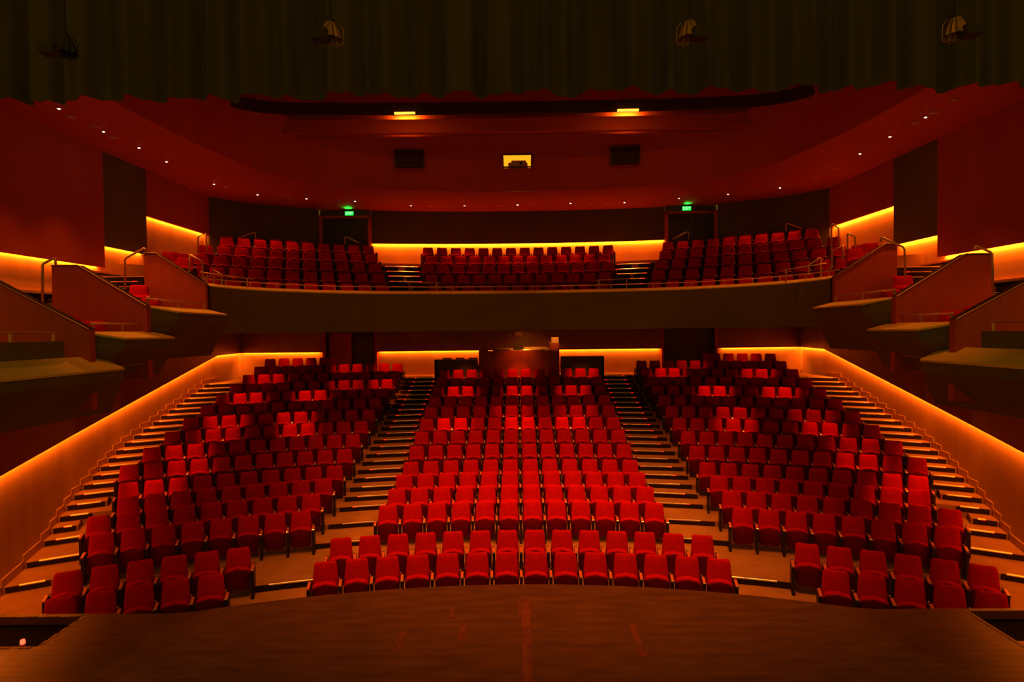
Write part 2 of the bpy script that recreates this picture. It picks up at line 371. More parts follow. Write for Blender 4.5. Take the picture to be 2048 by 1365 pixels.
pa, pb_, pc_, pd_, pe_ = seat_parts()
pf_ = MB().add(*rbox(0.056, 0.022, 0.040, 0.006), M=Matrix.Translation((0.27, 0.0, 0.56)))
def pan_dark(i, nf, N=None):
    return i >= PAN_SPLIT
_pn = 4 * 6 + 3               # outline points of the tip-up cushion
PAN_SPLIT = 3 * _pn           # faces after the rim: the underside, with shade put into its colour
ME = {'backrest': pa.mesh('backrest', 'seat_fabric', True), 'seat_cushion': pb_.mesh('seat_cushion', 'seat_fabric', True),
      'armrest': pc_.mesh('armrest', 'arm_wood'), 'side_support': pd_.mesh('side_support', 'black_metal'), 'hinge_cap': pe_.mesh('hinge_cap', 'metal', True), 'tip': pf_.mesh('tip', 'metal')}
ME['seat_cushion'].materials.append(MATS['seat_fabric_shaded'])
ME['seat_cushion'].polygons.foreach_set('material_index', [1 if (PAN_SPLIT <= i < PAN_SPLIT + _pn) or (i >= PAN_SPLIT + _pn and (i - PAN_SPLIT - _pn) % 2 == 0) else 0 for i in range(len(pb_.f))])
G_SEAT = 'red tip-up auditorium seats'
def copy_part(me, name, root, dx=0.0):
    o = bpy.data.objects.new(name, me); C.objects.link(o); o.parent = root
    if dx: o.location = (dx, 0, 0)
    return o
def make_seat(loc, rot, label, ends=()):
    r = thing('auditorium_seat', label, 'seat', loc, rot, G_SEAT)
    for nm in ('backrest', 'seat_cushion', 'armrest', 'side_support', 'hinge_cap'):
        o = copy_part(ME[nm], nm, r)
        if nm == 'armrest': copy_part(ME['tip'], 'end_cap', o)
    for _ in ends: copy_part(ME['armrest'], 'armrest', r, -0.54); copy_part(ME['side_support'], 'side_support', r, -0.54)
    return r
REST = []                     # (location, rotation, end) of the seats that show small
def row_seats(n):
    """list of (phi, block, index, of)"""
    out = []; R = RT[n]; m = 14 if n < 3 else 12
    if n <= 14:
        for i in range(m): out.append(((i - (m-1)/2) * PCEN / R, 'centre', i, m))
    a = math.asin(SIDE_IN[n] / R); cnt = COUNT[n]; off = 6 if n == 16 else 0
    for i in range(cnt):
        ph = a + (i + off + 0.5) * PS / R
        out.append((-ph, 'left', i, cnt)); out.append((ph, 'right', i, cnt))
    return out
for n in range(1, 17):
    for (ph, blk, i, m) in row_seats(n):
        x, y = arc(RT[n], ph); loc = (x, y, E + FZ[n]); rot = -ph
        big = n <= 9 or (n == 10 and (blk == 'centre' or i < 8))
        if blk == 'centre': end = (1,) if i == 0 else ()
        elif blk == 'left': end = (1,) if i == m - 1 else ()
        else: end = (1,) if i == 0 else ()
        if big:
            if blk == 'centre': lab = f'red tip-up seat, {ORD[i+1]} from the left in row {NUM[n]} of the centre block'
            else: lab = f'red tip-up seat, {ORD[i+1]} from the inner aisle in row {NUM[n]} of the {blk} block'
            make_seat(loc, rot, lab, end)
        else: REST.append((loc, rot, end))
for s in (-1, 1):
    for k in range(3): REST.append(((s * (2.0 + 0.56 * k), 25.9, E - 2.02), 0, ()))
# ------------------------------------------------------------------ stalls walls, glow strips
def wall_run(pts, zlo, zline, zhi, s, lower, upper, nm_lower, nm_upper, power, gap=0.13):
    """wall whose lower part is lit by a strip tucked behind the upper part; pts run in plan, s mirrors x; normals point inwards"""
    P = [Vector((s * x, y, 0)) for x, y in pts]; n = len(P)
    N = []
    for i in range(n):
        d = (P[min(i+1, n-1)] - P[max(i-1, 0)]).normalized(); nn = Vector((d.y, -d.x, 0)) * (-s); N.append(nn)
    def at(i, off, z): q = P[i] + N[i] * off; return (q.x, q.y, E + z)
    lo = MB(); lo.strip([at(i, 0, zlo[i]) for i in range(n)], [at(i, 0, zhi[i]) for i in range(n)])
    lo.strip([at(i, -0.12, zlo[i]) for i in range(n)], [at(i, -0.12, zhi[i]) for i in range(n)])
    lo.strip([at(i, 0, zhi[i]) for i in range(n)], [at(i, -0.12, zhi[i]) for i in range(n)])
    struct(lo.obj(nm_lower, lower))
    up = MB(); a = [at(i, gap, zline[i]) for i in range(n)]; b = [at(i, gap, zhi[i]) for i in range(n)]
    c = [at(i, gap - 0.03, zline[i]) for i in range(n)]; d = [at(i, gap - 0.03, zhi[i]) for i in range(n)]
    up.strip(a, b); up.strip(c, a); up.strip(d, c); up.strip(b, [at(i, 0, zhi[i]) for i in range(n)])
    for i in (0, n-1): up.add([at(i, gap, zline[i]), at(i, gap, zhi[i]), at(i, 0, zhi[i]), at(i, 0, zline[i])], [(0, 1, 2, 3)])
    struct(up.obj(nm_upper, upper))
    for i in range(n - 1):
        p0 = Vector(at(i, gap * 0.38, zline[i] + 0.03)); p1 = Vector(at(i+1, gap * 0.38, zline[i+1] + 0.03))
        if power: glow_light(p0, p1, (N[i] + N[i+1]), power)
for s, side in ((-1, 'left'), (1, 'right')):
    wall_run(WALL, [-5.3]*8, WZ, [-1.3, -1.3, -0.75, -0.3, 0.02, 0.02, 0.02, 0.02], s, 'wall_wood', 'dark_wood', f'wall_stalls_{side}', f'wall_stalls_upper_{side}', 14.0 if s < 0 else 16.0)
    # stepped skirting above the side stairs
    sk = MB()
    for n in range(3, 17):
        for (R, z, R2) in ([(EDGE[n], FZ[n], (EDGE[n+1] - 0.47) if 6 <= n < 16 else EDGE.get(n+1, 30.8))] + ([(EDGE[n] - 0.47, FZ[n] - 0.1275, EDGE[n])] if n >= 7 else [])):
            if R2 > 30.9: R2 = 30.8
            for inset in (0.0,):
                pA, pB = wall_phi(R - 0.06), wall_phi(R2 - 0.06)
                x0, y0 = arc(R - 0.06, pA); x1, y1 = arc(R2 - 0.06, pB)
                x0 -= 0.005; x1 -= 0.005
                q = [(s*x0, y0), (s*x1, y1), (s*(x1 - 0.03), y1), (s*(x0 - 0.03), y0)]
                sk.prism(q, E + z - 0.05, E + z + 0.17)
    struct(sk.obj('baseboard_' + side, 'wall_wood'))
# back wall of the stalls
YB = 26.9
def X(x, D): return (x - 1037.5) / F * D
back = [(-12.6, X(648, YB)), (X(752, YB), X(1323, YB)), (X(1429, YB), 12.6)]
bw = MB()
for a, b in back: bw.box(a, b, YB, YB + 0.15, E - 2.4, E + 0.05)
struct(bw.obj('wall_stalls_back', 'wall_wood'))
for k, (a, b) in enumerate(back):
    a2, b2 = (a + 0.15 if k == 2 else a), (b - 0.1 if k == 0 else b)
    up = MB(); up.box(a, b, YB - 0.13, YB - 0.10, E - 0.86, E + 0.05); up.box(a, a + 0.02, YB - 0.13, YB, E - 0.86, E + 0.05); up.box(b - 0.02, b, YB - 0.13, YB, E - 0.86, E + 0.05)
    struct(up.obj('wall_stalls_back_upper', 'dark_wood'))
    glow_light((a2 + 0.1, YB - 0.045, E - 0.825), (b2 - 0.1, YB - 0.06, E - 0.825), (0, -1, 0), 13.0)
for k, (xa, xb) in enumerate([(648, 752), (1323, 1429)]):
    a, b = X(xa, YB), X(xb, YB); d = MB(); d.box(a, b, YB + 0.35, YB + 0.40, E - 2.0, E + 0.05)
    d.box(a - 0.02, a, YB, YB + 0.4, E - 2.0, E + 0.05); d.box(b, b + 0.02, YB, YB + 0.4, E - 2.0, E + 0.05)
    dr = struct(d.obj(f'door_{k+1}', 'panel_dark'), f'dark doorway in the {["left","right"][k]} half of the stalls back wall')
    fr = MB(); fr.box(a - 0.05, a + 0.04, YB - 0.16, YB, E - 2.0, E + 0.05); fr.box(b - 0.04, b + 0.05, YB - 0.16, YB, E - 2.0, E + 0.05); fr.obj('door_frame', 'panel_red', dr)
    if k == 0:
        m = MB(); m.box(a + 0.1, a + 1.1, YB + 0.30, YB + 0.345, E - 2.0, E - 0.0); m.obj('door_leaf', 'panel_red', dr)
for s in (-1, 1):
    m = MB(); m.box(min(s*12.42, s*12.56) , max(s*12.42, s*12.56), YB - 0.05, YB, E - 1.9, E - 0.87)
    struct(m.obj('trim_1' if s < 0 else 'trim_2', 'cream'))
# ------------------------------------------------------------------ control position behind the centre block
t = thing('sound_desk', 'curved wooden sound control desk behind the centre block of seats', 'desk', (0, 25.0, E - 2.4))
n_ = 16; A = []; B = []
for i in range(n_ + 1):
    x = -1.62 + 3.27 * i / n_; A.append((x, -0.12 - 0.16 * (1 - (x/1.63)**2) + 0.28, 0)); B.append((x, A[-1][1], 1.58))
m = MB(); m.strip(A, B); m.strip(B, [(x, y + 0.05, z) for x, y, z in B]); m.strip([(x, y + 0.05, z) for x, y, z in B], [(x, y + 0.05, z) for x, y, z in A]); m.obj('front_panel', 'parapet_red', t, True)
m = MB(); m.tube([(x, y + 0.02, 1.60) for x, y, z in A[3:-3]], 0.014, 6); m.obj('top_rail', 'metal', t)
for sx, h in ((-1, 1.76), (1, 1.86)):
    m = MB(); m.box(sx*1.64 - 0.03, sx*1.64 + 0.03, 0.1, 1.3, 0, h); m.box(sx*1.46 - 0.17, sx*1.46 + 0.17, 0.17, 0.22, 0, h); m.obj('side_panel', 'parapet_red', t)
m = MB(); m.box(-1.4, 1.4, 0.3, 0.95, 1.42, 1.46); m.obj('worktop', 'panel_dark', t)
tc_ = E - 2.4 + 1.46
for k, (x0, x1, h) in enumerate([(-1.10, -0.25, 0.13), (0.20, 1.32, 0.17)]):
    r = thing('mixing_console', ['low pale mixing console on the left half of the sound desk', 'longer pale mixing console on the right half of the sound desk'][k], 'console', ((x0+x1)/2, 25.5, tc_), 0, 'mixing consoles on the sound desk')
    w2 = (x1 - x0)/2
    m = MB(); m.slab([(-0.25, 0), (0.25, 0), (0.25, h + 0.08), (-0.25, h)], -w2, w2); o = m.obj('body', 'cream', r); o.rotation_euler = (0, 0, PI/2)
    m = MB()
    for j in range(9): m.box(-w2 + 0.06 + j*(2*w2 - 0.14)/9, -w2 + 0.09 + j*(2*w2 - 0.14)/9, -0.18, 0.18, h + 0.04, h + 0.05)
    m.obj('faders', 'black_metal', r)
r = thing('computer_monitor', 'dark screen standing between the two consoles on the sound desk', 'monitor', (0.0, 25.7, tc_))
m = MB(); m.add(*rbox(0.42, 0.04, 0.32, 0.01), M=Matrix.Translation((0, 0, 0.26))); m.obj('screen', 'black_paint', r)
m = MB(); m.box(-0.02, 0.02, 0, 0.03, 0, 0.2); m.box(-0.1, 0.1, -0.08, 0.1, 0, 0.015); m.obj('stand', 'black_metal', r)
m = MB(); m.add(*rbox(0.30, 0.2, 0.25, 0.006), M=Matrix.Translation((1.50, 25.3, E - 0.405)))
tag(m.obj('carton', 'cream'), 'small pale box standing on the right post of the sound desk', 'box')
m = MB(); m.lathe([(0.03, 0), (0.035, 0.05), (0.03, 0.055)], 10, Matrix.Translation((1.29, 25.2, E - 0.54)))
tag(m.obj('paper_cup', 'lamp_off'), 'tiny white cup beside the pale box on the sound desk post', 'cup')
m = MB(); m.box(-0.16, -0.01, 26.70, 26.76, E - 0.22, E - 0.0)
tag(MB().box(X(1030, 26.7), X(1045, 26.7), 26.72, 26.76, E - 0.22, E - 0.02).obj('notice_board', 'cream'), 'small pale notice on the back wall above the sound desk', 'notice')
for s, nm in ((-1, 'left'), (1, 'right')):
    a, b = sorted((s * 1.72, s * 3.5)); zt = E - (1.18 if s < 0 else 1.10)
    t = thing('partition', f'low dark partition on the {nm} of the sound desk, seats behind it', 'partition', ((a+b)/2, 25.05, E - 2.42))
    h = zt - (E - 2.42); m = MB(); m.box((a-b)/2, (b-a)/2, -0.05, 0.05, 0, h); m.box(*sorted((s*(b-a)/2, s*((b-a)/2 - 0.08))), -0.05, 0.9, 0, h); m.obj('panel', 'panel_dark', t)
    m = MB(); m.box((a-b)/2 - 0.01, (b-a)/2 + 0.01, -0.065, 0.065, h, h + 0.03); m.obj('top_cap', 'ledge_tan', t)
for (x, y, lab, D) in [(664, 728, 'left', 26.3), (1414, 714, 'right', 26.3)]:
    p = PD(x, y, D); t = thing('usher_seat', f'single upright red seat beside the {lab} stalls doorway', 'seat', (p.x, D, E - 1.91))
    m = MB().add(*pad(0.36, 0.36, 0.75, 0.06, 0.02), M=Matrix.Translation((0, 0, 0.1))); m.obj('backrest', 'seat_fabric', t, True)
    m = MB(); m.box(-0.17, 0.17, 0.02, 0.06, 0, 0.1); m.obj('base', 'black_metal', t)
    m = MB(); m.lathe([(0.05, 0), (0.05, 0.02)], 12, Matrix.Translation((0.05, -0.025, 0.42)) @ Matrix.Rotation(PI/2, 4, 'X')); m.obj('knob', 'black_paint', t)
# ------------------------------------------------------------------ balcony
LED = [(0, 19.3), (2.5, 19.15), (4.9, 18.6), (6.4, 17.6), (7.35, 16.45), (7.72, 15.1)]
def smooth_curve(pts, k=6):
    full = [(-x, y) for x, y in reversed(pts[1:])] + pts; out = []
    for i in range(len(full) - 1):
        p0 = full[max(i-1, 0)]; p1 = full[i]; p2 = full[i+1]; p3 = full[min(i+2, len(full)-1)]
        for j in range(k):
            t_ = j / k
            out.append(tuple(0.5*((2*p1[c]) + (-p0[c]+p2[c])*t_ + (2*p0[c]-5*p1[c]+4*p2[c]-p3[c])*t_**2 + (-p0[c]+3*p1[c]-3*p2[c]+p3[c])*t_**3) for c in (0, 1)))
    out.append(full[-1]); return out
LC = smooth_curve(LED)
def offset(cv, d):
    out = []
    for i, p in enumerate(cv):
        a = Vector(cv[max(i-1, 0)]); b = Vector(cv[min(i+1, len(cv)-1)]); t_ = (b - a).normalized(); out.append((p[0] - t_.y * d, p[1] + t_.x * d))
    return out
LI = offset(LC, 0.32); LI2 = offset(LC, 0.45)
fa = MB(); fa.strip([(x, y, E + 0.02) for x, y in LC], [(x, y, E + 1.19) for x, y in LC])
fa.strip([(x, y, E + 0.02) for x, y in LI2], [(x, y, E + 0.02) for x, y in LC])
struct(fa.obj('wall_balcony_front', 'fascia'), 'dark curved front of the balcony')
lg = MB(); lg.strip([(x, y, E + 1.19) for x, y in LC], [(x, y, E + 1.22) for x, y in LC]); lg.strip([(x, y, E + 1.22) for x, y in LC], [(x, y, E + 1.31) for x, y in LI]); lg.strip([(x, y, E + 1.31) for x, y in LI], [(x, y, E + 0.6) for x, y in LI])
struct(lg.obj('trim_balcony_ledge', 'ledge_tan'), 'tan sloping ledge along the top of the balcony front')
us = MB(); ux = [(x, y, E + 0.02) for x, y in LI2]
us.strip(ux, [(x, YB + 0.5, E + 0.02) for x, y in LI2]); us.add([(LI2[0][0], LI2[0][1], E + 0.02), (LI2[0][0], YB + .5, E + 0.02), (-12.9, YB + .5, E + 0.02), (-12.9, 15.0, E + 0.02)], [(0, 1, 2, 3)])
us.add([(LI2[-1][0], LI2[-1][1], E + 0.02), (LI2[-1][0], YB + .5, E + 0.02), (12.9, YB + .5, E + 0.02), (12.9, 15.0, E + 0.02)], [(0, 1, 2, 3)])
struct(us.obj('ceiling_stalls', 'panel_dark'))
CB = 8.5
BR = {1: 11.7, 2: 12.7, 3: 13.65, 4: 14.65, 5: 15.6, 6: 17.0}
BZ = {1: 0.68, 2: 1.13, 3: 1.58, 4: 2.03, 5: 2.48, 6: 2.93}
def barc(R, ph): return (R * math.sin(ph), CB + R * math.cos(ph))
bf = MB()
def bring(mb, R0, R1, pa, pb, z0, z1, n=24):
    global YC
    keep = YC; YC = CB; ring(mb, R0, R1, pa, pb, z0, z1, n); YC = keep
inn = [(x, y) for x, y in offset(LC, 0.40)]
back_ = [barc(BR[2] - 0.45, math.atan2(x, y - CB)) for x, y in inn]
bf.strip([(x, y, E + BZ[1]) for x, y in inn], [(x, y, E + BZ[1]) for x, y in back_])
for k in range(2, 7):
    R0 = BR[k] - 0.5; R1 = (BR[k+1] - 0.5) if k < 6 else 18.4
    if k == 5: R1 = 16.9
    bring(bf, R0, R1, -1.02, 1.02, E + 0.1, E + BZ[k] if k < 6 else E + 2.75)
struct(bf.obj('floor_balcony', 'carpet'), 'carpeted tiers of the balcony')
# aisle steps in the balcony
for s, side in ((-1, 'left'), (1, 'right')):
    kk = 0; hs = MB(); lo_, hi_ = (0.243, 0.345)
    for k in range(2, 6):
        for R, z, zb in ((BR[k] - 0.95, BZ[k] - 0.225, BZ[k-1]), (BR[k] - 0.5, BZ[k], BZ[k] - 0.225)):
            a, b = (lo_, hi_) if s > 0 else (-hi_, -lo_)
            if R < BR[k] - 0.6: bring(hs, R, BR[k] - 0.48, a, b, E + zb - 0.02, E + z, 4)
            kk += 1; t = thing('step_nosing', f'dark balcony step with red guide lights, {ORD[kk]} up the aisle {side} of the centre seats', 'step edge', (0, 0, 0), 0, 'metal edged steps of the balcony aisles')
            m = MB(); bring(m, R - 0.012, R - 0.004, a, b, E + zb, E + z - 0.008, 4); m.obj('riser_face', 'riser_dark', t)
            m = MB(); ring_profile(m, nosing(R, E + z), a + 0.008, b - 0.012, 4, CB); ms = m.obj('metal_strip', 'nosing_metal', t)
            for e in (a + 0.008, b - 0.02):
                m = MB(); bring(m, R - 0.03, R - 0.02, e, e + 0.008, E + z - 0.012, E + z + 0.004, 1); m.obj('guide_light', 'red_led', ms)
    struct(hs.obj('floor_balcony_steps', 'carpet'))
for k in range(1, 6):
    R = BR[k]; m = {1: 11, 2: 12, 3: 13, 4: 13, 5: 14}[k]
    for i in range(m):
        ph = (i - (m-1)/2) * 0.54 / R; x, y = barc(R, ph); REST.append(((x, y, E + BZ[k]), -ph, (1,) if i == 0 else ()))
    for i in range(12):
        ph = 0.352 + (i + 0.5) * 0.54 / R; x, y = barc(R, ph)
        if y < 15.75 or x > 10.0: break
        for s in (-1, 1): REST.append(((s*x, y, E + BZ[k]), -s*ph, ()))
for s in (-1, 1):
    for i in range(6):
        ph = 0.50 + i * 0.55 / BR[6]; x, y = barc(BR[6], ph); REST.append(((s*x, y, E + 2.75), -s*ph, ()))
# ------------------------------------------------------------------ side galleries (three steps down towards the stage)
BOX = [  # z of ledge inner edge, z outer edge, D near, D far, bottom z, D near outer
    dict(zi=0.61, zo=0.49, d0=12.35, d1=14.95, zb=-0.55, fl=-0.05, nm='upper'),
    dict(zi=0.075, zo=-0.05, d0=10.55, d1=12.65, zb=-0.87, fl=-0.6, nm='middle'),
    dict(zi=-0.37, zo=-0.60, d0=7.6, d1=11.0, zb=-1.5, fl=-1.15, nm='lower')]
for s, side in ((-1, 'left'), (1, 'right')):
    for bi, b in enumerate(BOX):
        d0, d1 = b['d0'], b['d1']; xo, xi = 7.22, 7.68; near = 0.5 if bi < 2 else 0.0
        t = thing('gallery_box', f'{b["nm"]} {side} side gallery box with dark front and tan sloping ledge', 'gallery box', (0, 0, 0), 0, 'stepped side gallery boxes')
        O = [(xi, d0, b['zi'] - 0.0), (xo, d0 + near, b['zo']), (xo, d1, b['zo']), (xi, d1, b['zi'])]
        m = MB(); V = [(s*x, y, E + z) for x, y, z in O] + [(s*x, y, E + z - 0.035) for x, y, z in O]
        m.add(V, [(0, 1, 2, 3), (4, 7, 6, 5), (0, 4, 5, 1), (1, 5, 6, 2), (2, 6, 7, 3), (3, 7, 4, 0)]); m.obj('ledge', 'ledge_tan', t)
        m = MB(); zf = b['zo'] - 0.2
        top = [(xi + 0.0, d0), (xo + 0.02, d0 + near), (xo + 0.02, d1 - 0.02)]
        bot = [(8.05, d0 - 0.0), (8.05, d0 + 0.3), (8.05, d1 + 0.8)]
        L0 = [(s*top[i][0], top[i][1], E + [b['zi'], b['zo'], b['zo']][i] - 0.03) for i in range(3)]
        L1 = [(s*top[i][0], top[i][1], E + zf) for i in range(3)]; L2 = [(s*bot[i][0], bot[i][1], E + b['zb']) for i in range(3)]
        L3 = [(s*11.4, bot[i][1], E + b['zb']) for i in range(3)]
        m.strip(L0, L1); m.strip(L1, L2); m.strip(L2, L3)
        m.add([L0[0], L1[0], L2[0], L3[0], (s*11.4, d0, E + b['fl']), (s*xi, d0, E + b['fl'])], [(0, 1, 2, 3, 4, 5)])
        m.add([L0[2], L1[2], L2[2], L3[2], (s*11.4, d1, E + b['zi'])], [(0, 1, 2, 3, 4)])
        m.obj('front', 'fascia', t)
        m = MB(); m.add([(s*xi, d0, E + b['fl']), (s*11.25, d0, E + b['fl']), (s*11.25, d1, E + b['fl']), (s*xi, d1, E + b['fl'])], [(0, 1, 2, 3)]); m.strip([(s*xi, d0, E+b['fl']), (s*xi, d1, E+b['fl'])], [(s*xi, d0, E+b['zi']), (s*xi, d1, E+b['zi'])]); m.obj('deck', 'carpet', t)
        zr = b['zi']
        if bi == 2:
            m = MB(); m.box(*sorted((s*7.68, s*7.80)), d0, 10.15, E + b['zi'] - 0.02, E - 0.09); m.obj('upstand', 'fascia', t); zr = -0.09
        rl = thing('guard_rail', f'low metal guard rail on the {b["nm"]} {side} gallery box', 'rail', (0, 0, 0), 0, 'low guard rails of the side galleries')
        ya, yb = d0 + 0.2, (d1 - 0.1 if bi < 2 else 10.0)
        if bi == 1: ya = 10.9
        xr = 7.72 if bi < 2 else 7.74
        m = MB(); m.tube([(s*xr, ya - 0.05, E + zr + 0.145), (s*xr, yb + 0.05, E + zr + 0.145)], 0.017, 8); m.obj('top_rail', 'rail_metal', rl, True)
        np_ = 3 if bi < 2 else 4
        for k in range(np_):
            y = ya + (yb - ya) * k / (np_ - 1) if bi < 2 else 10.0 - 0.85 * k
            m = MB(); m.box(s*xr - 0.02, s*xr + 0.02, y - 0.02, y + 0.02, E + zr - 0.005, E + zr + 0.135); m.obj('post', 'rail_metal', rl)
    # raking walls between the galleries
    for wi, (Y, poly, nm) in enumerate([
        (15.0, [(9.3, 2.03), (9.0, 2.03), (7.78, 1.25), (7.74, -0.1), (9.3, -0.1)], 'behind the upper'),
        (12.3, [(9.53, 1.44), (8.98, 1.44), (7.60, 0.60), (7.58, -0.9), (9.53, -0.9)], 'behind the middle'),
        (10.5, [(9.6, 1.14), (9.3, 1.06), (7.50, 0.11), (7.48, -1.3), (9.6, -1.3)], 'behind the lower')]):
        t = thing('raking_parapet', f'sloping red-brown parapet {nm} {side} gallery box', 'parapet', (0, Y, 0), 0, 'raking parapets of the side galleries')
        m = MB(); P = [(s*x, E + z) for x, z in poly]; m.slab(P if s < 0 else P[::-1], 0, 0.14); m.obj('panel', 'parapet_red', t)
        c = poly[:3]; m = MB(); m.tube([(s*x, -0.02, E + z + 0.004) for x, z in c], 0.009, 6); m.obj('edge_strip', 'rail_metal', t); m = MB()
        m.strip([(s*x, -0.015, E + z + 0.005) for x, z in c], [(s*x, 0.16, E + z + 0.005) for x, z in c]); m.strip([(s*x, -0.015, E + z - 0.02) for x, z in c], [(s*x, -0.015, E + z + 0.005) for x, z in c]); m.obj('coping', 'riser_dark', t)
    # short stairs beside each parapet
    for wi, (ys, zs, nst) in enumerate([(13.2, 0.30, 9), (11.2, -0.25, 7)]):
        hs = MB(); x0, x1 = sorted((s*9.45, s*11.2))
        for k in range(nst):
            hs.box(x0, x1, ys + 0.28*k, ys + 0.28*(k+1) + 0.02, E - 0.3, E + zs + 0.15*k)
            t = thing('step_nosing', f'metal edged step, {ORD[k+1]} up the {["upper","lower"][wi]} {side} gallery stair', 'step edge', (0, 0, 0), 0, 'metal edged steps of the gallery stairs')
            m = MB(); m.box(x0 + 0.1, x1 - 0.1, ys + 0.28*k - 0.012, ys + 0.28*k + 0.03, E + zs + 0.15*k - 0.01, E + zs + 0.15*k + 0.008); ms = m.obj('metal_strip', 'nosing_metal', t)
            if k % 2: 
                m = MB(); m.box(s*9.65 - 0.05, s*9.65 + 0.05, ys + 0.28*k - 0.02, ys + 0.28*k - 0.012, E + zs + 0.15*k - 0.01, E + zs + 0.15*k + 0.01); m.obj('guide_light', 'red_led', ms)
        struct(hs.obj('floor_gallery_stairs', 'riser_dark'))
    for (x, y, fz) in [(8.45, 13.7, -0.02), (8.95, 14.1, 0.1), (8.5, 12.9, -0.05), (8.3, 11.55, -0.58), (8.9, 11.7, -0.5), (8.3, 9.9, -1.1), (8.95, 9.7, -1.0), (9.1, 14.3, 0.35), (9.0, 16.2, 1.25), (9.6, 16.5, 1.45)]:
        REST.append(((s*x, y, E + fz), -s*0.35, ()))
for s, side in ((-1, 'left'), (1, 'right')):
    m = MB(); m.box(*sorted((s*11.3, s*11.2)), 11.5, 14.9, E + 1.0, E + 1.06); 
    m.box(*sorted((s*11.3, s*11.2)), 15.8, 17.6, E + 1.68, E + 1.72)
    struct(m.obj('trim_5' if s < 0 else 'trim_6', 'wall_wood')); m = MB(); m.box(*sorted((s*11.3, s*11.24)), 11.5, 14.9, E - 1.3, E + 1.0); m.box(*sorted((s*11.3, s*11.24)), 15.8, 17.6, E + 0.3, E + 1.68)
    struct(m.obj('wall_gallery_low_' + side, 'riser_dark'))
# all the seats that show small: one object
rest = MB(); parts = seat_parts(); tmp = [MB() for _ in range(5)]
for loc, rot, end in REST:
    M = Matrix.Translation(loc) @ Matrix.Rotation(rot, 4, 'Z')
    for j, (pt, tgt) in enumerate(zip(parts, (0, 0, 1, 2, 3))):
        if j == 1:
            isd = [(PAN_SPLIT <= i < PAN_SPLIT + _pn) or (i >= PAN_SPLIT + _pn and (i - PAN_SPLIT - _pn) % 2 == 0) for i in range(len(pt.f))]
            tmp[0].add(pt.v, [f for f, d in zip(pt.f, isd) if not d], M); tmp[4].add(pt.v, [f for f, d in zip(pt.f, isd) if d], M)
        else: tmp[tgt].add(pt.v, pt.f, M)
    for _ in end:
        for j, tgt in ((2, 1), (3, 2)): tmp[tgt].add(parts[j].v, parts[j].f, M @ Matrix.Translation((-0.54, 0, 0)))
idx = []
for k, tm in enumerate(tmp): rest.add(tm.v, tm.f); idx += [k] * len(tm.f)
me = rest.mesh('auditorium_seats_far', ['seat_fabric', 'arm_wood', 'black_metal', 'metal', 'seat_fabric_shaded'])
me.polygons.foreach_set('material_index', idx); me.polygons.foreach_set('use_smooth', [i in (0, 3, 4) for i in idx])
o = bpy.data.objects.new('auditorium_seat_rows', me); C.objects.link(o)
tag(o, 'far rows of red tip-up seats at the back of the stalls and in the balcony', 'seats', G_SEAT, 'stuff')
# ------------------------------------------------------------------ balcony rails
def rail(name, label, pts, posts, group, r=0.016, cat='rail', mat_='rail_metal', ph=None):
    t = thing(name, label, cat, (0, 0, 0), 0, group)
    m = MB(); m.tube(pts, r, 8); m.obj('top_rail', mat_, t, True)
    for p, q in posts:
        m = MB(); m.tube([p, q], r, 8); m.obj('post', mat_, t, True)
    return t
LR = offset(LC, 0.26)
pp = [(x, y, E + 1.43) for x, y in LR]
rail('guard_rail', 'long thin metal rail along the whole balcony front', pp, [((x, y, E + 1.29), (x, y, E + 1.43)) for x, y in LR[1:-1:3]], None, 0.014)
for lab, pts in [('at the foot of the left balcony aisle', [(812, 566), (880, 566)]), ('at the foot of the right balcony aisle', [(1191, 561), (1260, 558)])]:
    a, b = [PD(x, y, 19.75) for x, y in pts]
    rail('aisle_guard_rail', 'short raised metal rail ' + lab, [a, b], [((p.x, p.y, p.z), (p.x, p.y, E + 1.2)) for p in (a.lerp(b, 0.1), a.lerp(b, 0.9))], 'raised rails at the aisle feet', 0.018)
for lab, pts, D in [('above the left end of the balcony front', [(420, 548.5), (490, 555.5)], 16.1), ('above the right end of the balcony front', [(1574, 538.5), (1634, 531)], 16.1)]:
    a, b = [PD(x, y, D) for x, y in pts]
    a.y -= 0.5 if a.x < -7 else -0.4; b.y += 0.5 if a.x < -7 else -0.5
    rail('aisle_guard_rail', 'raised metal rail ' + lab, [a, b], [((p.x, p.y, p.z), (p.x, p.y, E + 1.2)) for p in (a.lerp(b, 0.12), a.lerp(b, 0.88))], 'raised rails at the aisle feet', 0.016)
